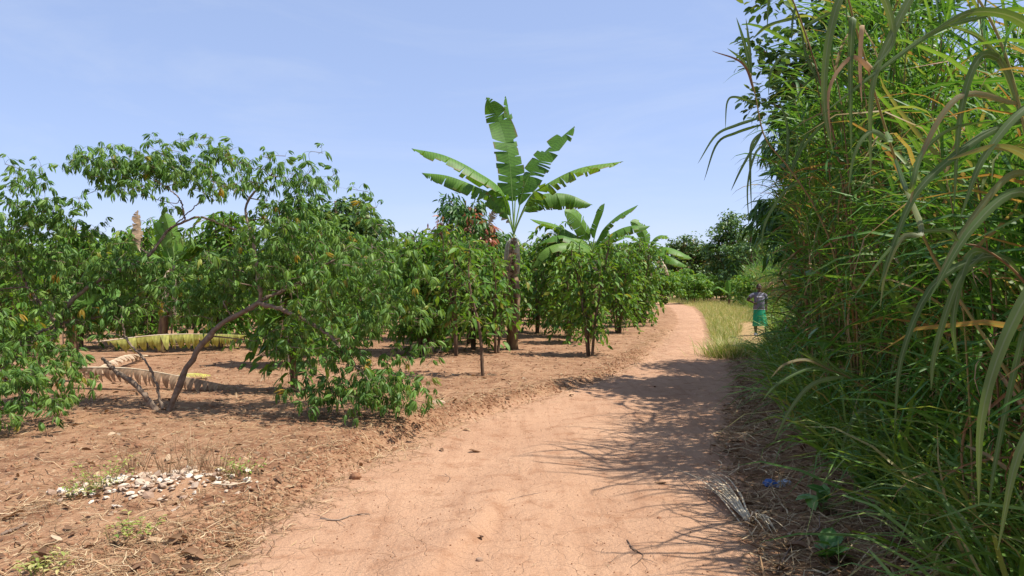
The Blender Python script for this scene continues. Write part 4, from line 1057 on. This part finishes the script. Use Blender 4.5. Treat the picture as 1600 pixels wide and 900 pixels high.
def scatter_flat(name, mat, n, fx, tpls, sc, seed, label, cat, tilt=.12, zoff=.004):
    r = np.random.default_rng(seed); x, y = fx(r, n); s_ = r.uniform(*sc, n)
    z = H(x, y) + zoff
    Mx = ypr(r.uniform(0, 6.28, n), r.normal(0, tilt, n), r.normal(0, tilt * 2, n), s_)
    b = Batch(); wh = r.integers(0, len(tpls), n); rn = r.random(n); Pp = np.stack([x, y, z], -1)
    for k in range(len(tpls)): s = wh == k; b.inst(tpls[k], Mx[s], Pp[s], rn[s])
    return tag(b.build(name, M[mat]), label, cat, kind='stuff')
def fx_field(r, n):
    y = 3.6 + 24 * r.random(n) ** 1.9; x = rl(y) + .15 - (.35 + .62 * y) * r.random(n) ** 1.15
    k = fbm(x * 1.1, y * 1.1, 3, 77) + .5 * r.normal(0, .12, n) > -.03       # mats of straw with bare soil between
    return x[k] if False else np.where(k, x, x + .3), y
scatter_flat('straw_litter', 'straw', 18000, fx_field, ST, (.4, 1.3), 401, 'straw and dry stems strewn over the field soil', 'straw')
def fx_edge(r, n):
    y = 3.4 + 14 * r.random(n) ** 1.5; a = rr_(y) - .12; c = tx(y) + .5
    return a + (c - a) * r.random(n) ** .8, y
def fx_le(r, n):
    y = 3.5 + 22 * r.random(n) ** 1.6; return rl(y) + r.normal(-.1, .22, n), y
scatter_flat('bank_litter', 'straw', 4200, fx_le, ST, (.5, 1.3), 408, 'dry stems and crumbs along the left road bank', 'straw', tilt=.2, zoff=.008)
scatter_flat('grass_litter', 'straw', 9000, fx_edge, ST, (.8, 2.2), 402, 'dead grass stems heaped between road and thicket', 'straw', tilt=.2, zoff=.01)
scatter_flat('leaf_litter', 'deadleaf', 1500, fx_edge, DL, (.5, 1.3), 403, 'brown dead leaves mixed in along the thicket foot', 'leaves', tilt=.3, zoff=.01)
def fx_fl(r, n):
    y = 4 + 22 * r.random(n) ** 1.4; return rl(y) + .1 - (.5 + .6 * y) * r.random(n), y
scatter_flat('fallen_leaves', 'deadleaf', 1600, fx_fl, DL, (.4, 1.2), 404, 'dry fallen leaves lying across the field soil', 'leaves', tilt=.25, zoff=.008)

def fx_road(r, n):
    y = 3.4 + 18 * r.random(n) ** 1.8; return rl(y) + (rr_(y) - rl(y)) * r.random(n), y
scatter_flat('road_chaff', 'straw', 420, fx_road, ST, (.3, .8), 406, 'bits of chaff scattered over the dirt road', 'straw', zoff=.011)
def rock(seed, s=1.0, flat=.6, sub=1):
    import bmesh
    bm = bmesh.new(); bmesh.ops.create_icosphere(bm, subdivisions=sub, radius=1)
    r = np.random.default_rng(seed)
    v = np.array([q.co for q in bm.verts]) * (1 + r.normal(0, .16, (len(bm.verts), 1))) * np.array([1, r.uniform(.6, .95), flat]) * s
    bm.verts.index_update()
    f = np.array([[q.index for q in fc.verts] for fc in bm.faces]); bm.free()
    return v, f, np.zeros((len(v), 3))
RK = [rock(k, .02, .65) for k in range(4)]
def fx_clod(r, n):
    y = 3.6 + 14 * r.random(n) ** 1.6; w_ = r.random(n) < .45
    x = np.where(w_, rl(y) + r.normal(-.15, .15, n), rl(y) - (.3 + .6 * y) * r.random(n)); return x, y
scatter_flat('soil_clods', 'clod', 5200, fx_clod, RK, (.25, 1.3), 405, 'crumbled red soil clods along the road bank', 'soil', tilt=.5, zoff=.0)

scatter_flat('road_grit', 'clod', 1300, fx_road, RK, (.12, .4), 407, 'small grit and crumbs on the dirt road', 'grit', tilt=.5, zoff=.008)
# pale heap of chips
g = GP(235, 762)
t = thing('chip_heap', g, 'low heap of pale white chips and peelings among dry weeds', 'heap')
r = np.random.default_rng(50)
CH = []
for k in range(6):
    v, f, a = rock(60 + k, .03, .25 + .05 * k); CH.append(Batch().add(v, f, a).mesh('chip', M['chip'], smooth=False))
cells = 0
while cells < 290:
    x, y = r.normal(0, .34), r.normal(0, .16)
    if (x / .85) ** 2 + (y / .45) ** 2 > 1.9: continue
    lift = .07 * math.exp(-(x / .5) ** 2 - (y / .25) ** 2)
    o = link('chip', CH[cells % 6], t); s = r.uniform(.3, .7) if r.random() < .5 else r.uniform(.7, 1.6)
    o.matrix_basis = mat4(ypr([r.uniform(0, 6.28)], [r.normal(0, .35)], [r.normal(0, .35)], [s])[0], (x, y, Hs(x + g[0], y + g[1]) - g[2] + lift * r.uniform(.75, 1.0) - .002))
    cells += 1
mound = Batch(); mx_, my_ = np.meshgrid(np.linspace(-1, 1, 30), np.linspace(-.6, .6, 24))
mz = H(mx_ + g[0], my_ + g[1]) - g[2] + .06 * np.exp(-(mx_ / .5) ** 2 - (my_ / .25) ** 2) - .012
mound.add(np.stack([mx_, my_, mz], -1).reshape(-1, 3), grid_faces(30, 24)).build('soil_mound', M['dirt'], t)
# dry weeds standing in the heap
for k, (px, py, hg, mt) in enumerate([(165, 765, .22, 'verge'), (262, 752, .3, 'straw'), (300, 745, .3, 'straw'), (340, 745, .28, 'straw'), (205, 740, .25, 'straw'), (380, 745, .14, 'verge'), (140, 775, .12, 'verge'), (65, 895, .10, 'verge'), (208, 838, .10, 'verge')]):
    gg = GP(px, py); rr2 = np.random.default_rng(500 + k)
    tt = thing('dry_weed', gg, ('leafy yellow green weed growing at the rim of the chip heap' if mt == 'verge' else 'wiry dry weed standing in the heap of pale chips') if k < 7 else 'small yellow green weed rooted in the bare soil', 'weed', 'dry weeds in the heap' if k < 7 else 'sparse weeds on the soil')
    bz = Batch()
    for s in range(26):
        an = rr2.uniform(0, 6.28); L = hg * rr2.uniform(.4, 1.1); o_ = np.array([math.cos(an), math.sin(an), 0])
        s0 = o_ * rr2.random() * .14
        c = catmull([s0 + (0, 0, -.01), s0 + o_ * L * .25 + (0, 0, L * .6), s0 + o_ * L * rr2.uniform(.2, .9) + (0, 0, L)], 5)
        bz.add(*tube(c, np.linspace(.0022, .001, 5), 3, rnd=rr2.random()))
        if mt == 'verge':
            for z in range(3): bz.inst(DL[0], ypr([rr2.uniform(0, 6.28)], [rr2.normal(.2, .3)], [0], [rr2.uniform(.25, .55)]), [c[2 + z]], [rr2.uniform(0, .5)])
    bz.build('stalks', M[mt], tt)

# single things lying about
def lone_leaf(px, py, label, sc, rz, seed, pale=False):
    g = GP(px, py); r = np.random.default_rng(seed)
    n, m_ = 9, 7; v = []; a = []
    for i in range(n):
        u = i / (n - 1); hw = .5 * .45 * math.sin(math.pi * min(1, u * .96 + .02)) ** .7
        for j in range(m_):
            q = (j / (m_ - 1) * 2 - 1)
            v.append((q * hw * (1 + r.normal(0, .05)), u - .5, .28 * abs(q) ** 1.6 * hw * 2 + .15 * math.sin(u * 3 + seed) + r.normal(0, .012))); a.append((q, u, 0.97 if pale else r.uniform(.3, .34)))
    v = np.array(v) * sc; v[:, 2] -= v[:, 2].min() - .002
    o = Batch().add(v, grid_faces(m_, n), a).build('dead_leaf', M['deadleaf'])
    o.location = tuple(g); o.rotation_euler = (0, 0, rz)
    tag(o, label, 'leaf', 'dead leaves lying on the dirt')
for k, (px, py, sc, rz, pale, lab) in enumerate([
    (748, 842, .085, .8, 0, 'curled brown dead leaf on the worn road track'),
    (742, 708, .12, 1.9, 0, 'folded brown leaf on the left half of the road'),
    (690, 706, .08, .4, 0, 'small dark dead leaf under the road bank'),
    (729, 674, .10, 1.2, 1, 'pale dry leaf on top of the road bank'),
    (893, 620, .10, .5, 0, 'dark leaf scrap on the road near its left edge'),
    (1024, 606, .09, .2, 0, 'dark scrap of leaf on the shaded road'),
    (1032, 757, .10, 1.0, 0, 'dead leaf where the grass shadow ends on the road'),
    (1110, 729, .05, 1.0, 0, 'tiny reddish leaf in the shade of the grass'),
    (275, 850, .14, 2.2, 1, 'pale curled leaf lying on the bare soil'),
    (300, 875, .15, 1.4, 0, 'brown shrivelled leaf beside the pale curled one'),
    (1245, 862, .16, .9, 1, 'broad tan dead leaf in the shaded litter'),
    (60, 888, .16, 1.5, 1, 'torn white leaf scrap near a small weed'),
    (112, 838, .07, .3, 1, 'chalky pale scrap on the soil before the chip heap')]):
    lone_leaf(px, py, lab, sc, rz, 600 + k, pale)

def stick(name, pts, r0, r1, label, cat, mat='stick', seed=0, twigs=0):
    r = np.random.default_rng(seed); g = np.asarray(pts[0], float)
    t = thing(name, g, label, cat)
    c = catmull([np.asarray(q) - g for q in pts], 16); c[1:-1] += r.normal(0, r0 * .35, c[1:-1].shape)
    Batch().add(*tube(c, np.linspace(r0, r1, 16), 6)).build('stalk', M[mat], t)
    for k in range(twigs):
        i = int(r.integers(3, 13)); d = np.array([r.normal(), r.normal(), .15]) * .09
        Batch().add(*tube([c[i], c[i] + d * .5 + (0, 0, .005), c[i] + d], [r1, r1 * .7, r1 * .4], 4)).build('side_twig', M[mat], t)
def gz(px, py, z): return GP(px, py) + (0, 0, z)
stick('fallen_stick', [gz(788, 786, .006), gz(815, 778, .008), gz(846, 771, .006)], .0045, .003, 'thin straight stick lying on the middle of the road', 'stick', seed=1)
stick('fallen_twig', [gz(500, 812, .008), gz(525, 816, .012), gz(552, 808, .01), gz(578, 806, .008)], .006, .003, 'forked dry twig on the soil by the left road edge', 'twig', seed=2, twigs=4)
stick('fallen_twig', [gz(695, 742, .006), gz(703, 750, .01), gz(694, 760, .006)], .004, .002, 'small bent twig on the left wheel track', 'twig', seed=3, twigs=1)
stick('fallen_twig', [gz(980, 846, .006), gz(990, 862, .015), gz(1005, 872, .01), gz(985, 890, .006)], .005, .002, 'crooked twig with side shoots on the sunny road', 'twig', seed=4, twigs=6)
stick('fallen_stick', [gz(2, 838, .01), gz(22, 830, .014), gz(42, 822, .012)], .011, .008, 'short thick stick on the soil with its bark peeling', 'stick', seed=5)
stick('fallen_cane', [P(1445, 912, 3.75), P(1490, 885, 3.6), P(1548, 855, 3.42), P(1640, 815, 3.2)], .018, .016, 'thick yellow cane slanting across the foot of the thicket', 'cane', mat='cane', seed=6)
stick('fallen_cane', [gz(1215, 690, .02), gz(1180, 683, .03), gz(1165, 680, .02)], .009, .007, 'short pale cane in the grass litter by the road', 'cane', mat='cane', seed=7)
stick('fallen_cane', [gz(330, 762, .03), gz(360, 768, .03), gz(392, 757, .02)], .006, .004, 'pale dry stalk beside the chip heap', 'cane', mat='ribdry', seed=8)
stick('fallen_cane', [gz(1215, 900, .02), gz(1240, 860, .03), gz(1278, 842, .05), gz(1281, 825, .08)], .006, .004, 'thin brown stalk across the shaded litter', 'cane', mat='stick', seed=9)

# pebbles
for k, (px, py, s, lab) in enumerate([(749, 879, .022, 'round grey pebble on the road'), (1030, 812, .016, 'small dark stone on the road near the dry grass bundle'), (215, 700, .03, 'reddish clod under the low cassava leaves'), (555, 750, .05, 'dark crumbled clod on the road bank')]):
    g = GP(px, py); v, f, a = rock(700 + k, s, .75, 2)
    o = Batch().add(v, f, a).build('pebble', M['chip'] if k == 0 else M['clod']); o.location = (g[0], g[1], g[2] + s * .5); tag(o, lab, 'stone', 'stones on the dirt')

# bundle of cut dry grass
g = GP(1172, 822); t = thing('dry_grass_bundle', g, 'bundle of bleached cut grass fanning out over the road edge', 'grass bundle')
r = np.random.default_rng(81); e1, e2 = GP(1095, 752) - g, GP(1225, 838) - g
for k in range(46):
    side = k % 3
    tgt = (e1 + r.normal(0, 1, 3) * (.10, .16, 0)) if side < 2 else (e2 * r.uniform(.4, 1) + r.normal(0, 1, 3) * (.05, .06, 0))
    tgt[2] = r.uniform(.005, .04)
    tgt = tgt * r.uniform(.65, 1.1)
    md = tgt * .5 + np.array([r.normal(0, .02), r.normal(0, .02), .07 + r.uniform(0, .03)])
    c = catmull([r.normal(0, .012, 3) + (0, 0, .025), md, tgt], 8); c[:, 2] = np.maximum(c[:, 2], .004 + H(c[:, 0] + g[0], c[:, 1] + g[1]) - g[2])
    sd = norm(np.cross(np.gradient(c, axis=0), (0, 0, 1)))
    Batch().add(*ribbon(c, .0055 * (1 - np.linspace(0, 1, 8) ** 2 * .8), sd, rnd=.9 + .1 * r.random())).build('stem', M['ribdry'], t)

# blue plastic bag
def crumple(w_, d_, h_, seed, n=26):
    r = np.random.default_rng(seed); u, v = np.meshgrid(np.linspace(-1, 1, n), np.linspace(-1, 1, n))
    rad = np.sqrt(u ** 2 + v ** 2)
    z = h_ * np.clip(1 - np.maximum(abs(u), abs(v)) ** 3, 0, 1) * (.55 + 1.1 * np.abs(fbm(u * 2.3 + seed, v * 2.3, 3, seed)) * 1.6)
    x = u * w_ * (1 + .25 * fbm(u * 2, v * 2, 2, seed + 3)); y = v * d_ * (1 + .3 * fbm(u * 2, v * 2, 2, seed + 5))
    return np.stack([x, y, z], -1).reshape(-1, 3), grid_faces(n, n), None
def plastic(name, col, trans, rough):
    m, N, L = new_mat(name); p = N.new('ShaderNodeBsdfPrincipled'); p.inputs['Base Color'].default_value = (*col, 1)
    p.inputs['Roughness'].default_value = rough; p.inputs['Specular IOR Level'].default_value = .6
    tr = N.new('ShaderNodeBsdfTransparent'); mx = N.new('ShaderNodeMixShader'); mx.inputs[0].default_value = trans
    o = N.new('ShaderNodeOutputMaterial'); L.new(p.outputs[0], mx.inputs[1]); L.new(tr.outputs[0], mx.inputs[2]); L.new(mx.outputs[0], o.inputs[0]); return m
g = GP(1217, 758); t = thing('plastic_bag', g, 'crumpled blue and clear plastic bag in the litter by the thicket', 'plastic bag')
v, f, _ = crumple(.055, .05, .05, 3); Batch().add(v + (-.065, 0, .0), f).build('blue_end', plastic('blue_plastic', (.03, .10, .30), .0, .3), t, smooth=False)
v, f, _ = crumple(.085, .06, .045, 5); Batch().add(v + (.045, -.01, .0), f).build('clear_sheet', plastic('clear_plastic', (.45, .52, .60), .25, .2), t, smooth=False)
# paper scrap under the cassava
g = GP(683, 630); v, f, _ = crumple(.10, .05, .05, 9, 14); o = Batch().add(v, f).build('paper_scrap', M['chip'], smooth=False); o.location = tuple(g); tag(o, 'white crumpled scrap beside the low cassava leaves at the bank', 'scrap')


# ------------------------------------------------------------------ the person on the side track
def loft(rings, sides=20, rnd=0.0, fold=None, cap=True):
    """rings: (x, y, z, rx, ry)"""
    an = np.linspace(0, 2 * np.pi, sides, endpoint=False); n = len(rings); v = []
    for i, (x, y, z, rx, ry) in enumerate(rings):
        k = 1 + (fold(an, i / (n - 1)) if fold else 0 * an)
        v.append(np.stack([x + rx * k * np.cos(an), y + ry * k * np.sin(an), np.full(sides, z)], -1))
    i = np.arange(n - 1)[:, None] * sides; j = np.arange(sides)[None]; j2 = (j + 1) % sides
    f = np.concatenate([np.stack([i + j, i + j2, i + sides + j2], -1).reshape(-1, 3), np.stack([i + j, i + sides + j2, i + sides + j], -1).reshape(-1, 3)])
    if cap:
        b0 = (n - 1) * sides
        f = np.vstack([f] + [[(0, k + 1, k), (b0, b0 + k, b0 + k + 1)] for k in range(1, sides - 1)])
    return np.concatenate(v), f, np.zeros((n * sides, 3))
def ball(c, r_, n=10):
    z = np.cos(np.linspace(np.pi * .98, np.pi * .02, n)); s = np.sin(np.linspace(np.pi * .98, np.pi * .02, n)); r_ = np.broadcast_to(np.asarray(r_, float), (3,))
    return loft([(c[0], c[1], c[2] + r_[2] * z[k], r_[0] * s[k], r_[1] * s[k]) for k in range(n)], 14)
def flat_mat(name, col, rough=.8, sc=40, var=.18):
    return rough_mat(name, [(.3, tuple(q * (1 - var) for q in col)), (.7, tuple(q * (1 + var) for q in col))], scale=sc, rough=rough, bump=.15, spec=.2)
YP = 22.4; xp = (1186 - 800) * YP / F; gp = np.array([xp, YP, Hs(xp, YP)])
pr = thing('person', gp, 'person in grey t-shirt and green skirt standing with one hand on the hip', 'person', sc=1.04)
B = Batch()
B.add(*loft([(0, 0, .70, .13, .10), (0, 0, .78, .145, .105), (0, 0, .88, .128, .10), (0, -.01, .97, .12, .10), (0, 0, 1.08, .13, .095), (0, .005, 1.17, .145, .08), (0, .005, 1.22, .11, .065), (0, 0, 1.25, .055, .05), (0, -.005, 1.31, .044, .046)]))
B.add(*ball((-.005, -.012, 1.40), (.068, .086, .098))); B.add(*ball((-.005, -.045, 1.348), (.046, .045, .045)))          # skull, jaw
B.add(*tube([(-.005, -.085, 1.405), (-.005, -.105, 1.375), (-.005, -.09, 1.367)], [.009, .014, .012], 8))                # nose
B.add(*tube([(-.03, -.088, 1.345), (.02, -.088, 1.345)], [.009, .009], 8))                                              # lips
B.add(*tube([(-.045, -.08, 1.422), (.035, -.08, 1.422)], [.011, .011], 8))                                              # brow
for s in (-1, 1): B.add(*ball((-.005 + s * .070, 0, 1.392), (.010, .018, .028)))
def limb(pts, rad): B.add(*tube(catmull(pts, 4 * len(pts)), np.interp(np.linspace(0, 1, 4 * len(pts)), np.linspace(0, 1, len(rad)), rad), 12))
limb([(-.12, 0, 1.19), (-.20, .01, 1.15), (-.34, .03, 1.04)], [.052, .045, .034])
limb([(-.34, .03, 1.04), (-.27, -.02, 1.00), (-.185, -.06, .955)], [.036, .034, .023])
limb([(.13, 0, 1.19), (.185, .01, 1.12), (.205, .015, 1.0)], [.052, .045, .035])
limb([(.205, .015, 1.0), (.215, 0, .89), (.205, -.03, .79)], [.036, .033, .022])
limb([(-.07, 0, .74), (-.095, -.015, .42), (-.10, .0, .23), (-.09, .01, .06)], [.088, .062, .048, .032])
limb([(.08, 0, .74), (.17, -.01, .42), (.235, .01, .23), (.29, .02, .06)], [.088, .062, .048, .032])
for fx_, sgn in ((-.09, -1), (.29, 1)): B.add(*tube([(fx_, .035, .045), (fx_ + .01 * sgn, -.05, .04), (fx_ + .02 * sgn, -.13, .025)], [.034, .034, .024], 10))
# hanging hand: palm, four fingers, thumb
B.add(*tube([(.205, -.03, .80), (.203, -.04, .73)], [.022, .028], 10))
for k in range(4): x0 = -.047 + k * .015; L = (.055, .065, .07, .06)[k]; B.add(*tube([(.203, x0 + .005, .735), (.206, x0, .735 - L * .55), (.198, x0 - .004, .735 - L)], [.009, .0085, .007], 7))
B.add(*tube([(.198, -.055, .765), (.19, -.075, .74), (.188, -.078, .715)], [.010, .009, .007], 7))
# hand on the hip: knuckles against the waist
B.add(*tube([(-.19, -.058, .957), (-.15, -.095, .935)], [.022, .028], 10))
for k in range(4): z0 = .955 - k * .015; B.add(*tube([(-.155, -.09, z0), (-.118, -.112, z0 - .004), (-.09, -.118, z0 - .012)], [.009, .0085, .007], 7))
B.add(*tube([(-.175, -.07, .965), (-.165, -.05, .985), (-.15, -.06, 1.0)], [.010, .009, .007], 7))
body = B.build('body', flat_mat('dark_skin', (.085, .048, .034), .5, 12, .12), pr)
rm = body.modifiers.new('join', 'REMESH'); rm.mode = 'VOXEL'; rm.voxel_size = .0075; rm.use_smooth_shade = True
sm = body.modifiers.new('soft', 'SMOOTH'); sm.factor = .5; sm.iterations = 2
hair = Batch().add(*ball((-.005, -.002, 1.413), (.071, .084, .09))).build('hair', flat_mat('cropped_hair', (.018, .014, .012), .95, 160, .3), pr)
for s in (-1, 1):
    e = Batch().add(*ball((-.005 + s * .028, -.088, 1.405), (.011, .006, .007))).build('eye', flat_mat('eye_white', (.55, .5, .45), .3), pr)
    Batch().add(*ball((-.005 + s * .028, -.0935, 1.405), (.005, .002, .006))).build('iris', flat_mat('iris_dark', (.02, .012, .01), .3), e)
wr = lambda an, t: .035 * np.sin(5 * an + 6 * t) * (1 - t) + .02 * np.sin(3 * an - 8 * t)
shirt = Batch().add(*loft([(.005, 0, .755, .168, .130), (.005, 0, .80, .165, .128), (0, -.008, .88, .156, .130), (0, -.014, .97, .150, .130), (0, -.008, 1.07, .153, .118), (0, .004, 1.155, .166, .098), (0, .005, 1.205, .145, .083), (0, .003, 1.235, .095, .070), (0, 0, 1.252, .068, .060)], 32, fold=wr))
shirt.add(*tube(catmull([(-.10, 0, 1.19), (-.19, .01, 1.165), (-.27, .02, 1.10)], 8), [.064, .066, .066, .065, .063, .062, .062, .064], 14))
shirt.add(*tube(catmull([(.11, 0, 1.19), (.18, .01, 1.14), (.203, .013, 1.04)], 8), [.064, .066, .066, .065, .063, .062, .062, .064], 14))
sh = shirt.build('t_shirt', flat_mat('grey_cotton', (.15, .14, .175), .9, 25, .2), pr)
# worn white print across the chest
r = np.random.default_rng(9)
for k in range(9):
    x = -.088 + k * .021; z = 1.115 + r.normal(0, .004); y = .004 - .112 * math.sqrt(max(.05, 1 - (x / .158) ** 2)) - .012
    pts = [(x, y, z - .017), (x + .003, y + .001, z), (x, y + .004, z + .017)]
    Batch().add(*tube(pts, [.0065, .0085, .006], 6)).build('print_letter', flat_mat('white_print', (.72, .72, .75), .8), sh)
hem = Batch().add(*loft([(.005, 0, .752, .172, .134), (.005, 0, .764, .172, .134)], 32, cap=False)).build('hem', flat_mat('pale_hem', (.55, .55, .56), .9), sh)
fo = lambda an, t: t * (.075 * np.sin(9 * an + 1) + .04 * np.sin(5 * an + 2)) * (.3 + t)
Batch().add(*loft([(.005 + .035 * (k / 9), 0, .775 - .5 * k / 9, .155 + .06 * (k / 9) ** .8, .12 + .05 * (k / 9) ** .8) for k in range(10)], 54, fold=fo, cap=False)).build('skirt', flat_mat('green_cotton', (.02, .27, .14), .85, 18, .15), pr)
for fx_, sgn in ((-.09, -1), (.29, 1)):
    so = Batch().add(*loft([(fx_ + .012 * sgn, -.045, .0, .046, .115), (fx_ + .012 * sgn, -.045, .022, .047, .118), (fx_ + .012 * sgn, -.05, .05, .043, .10), (fx_ + .008 * sgn, -.03, .072, .036, .07)], 18)).build('shoe', flat_mat('white_shoe', (.72, .70, .66), .6), pr)
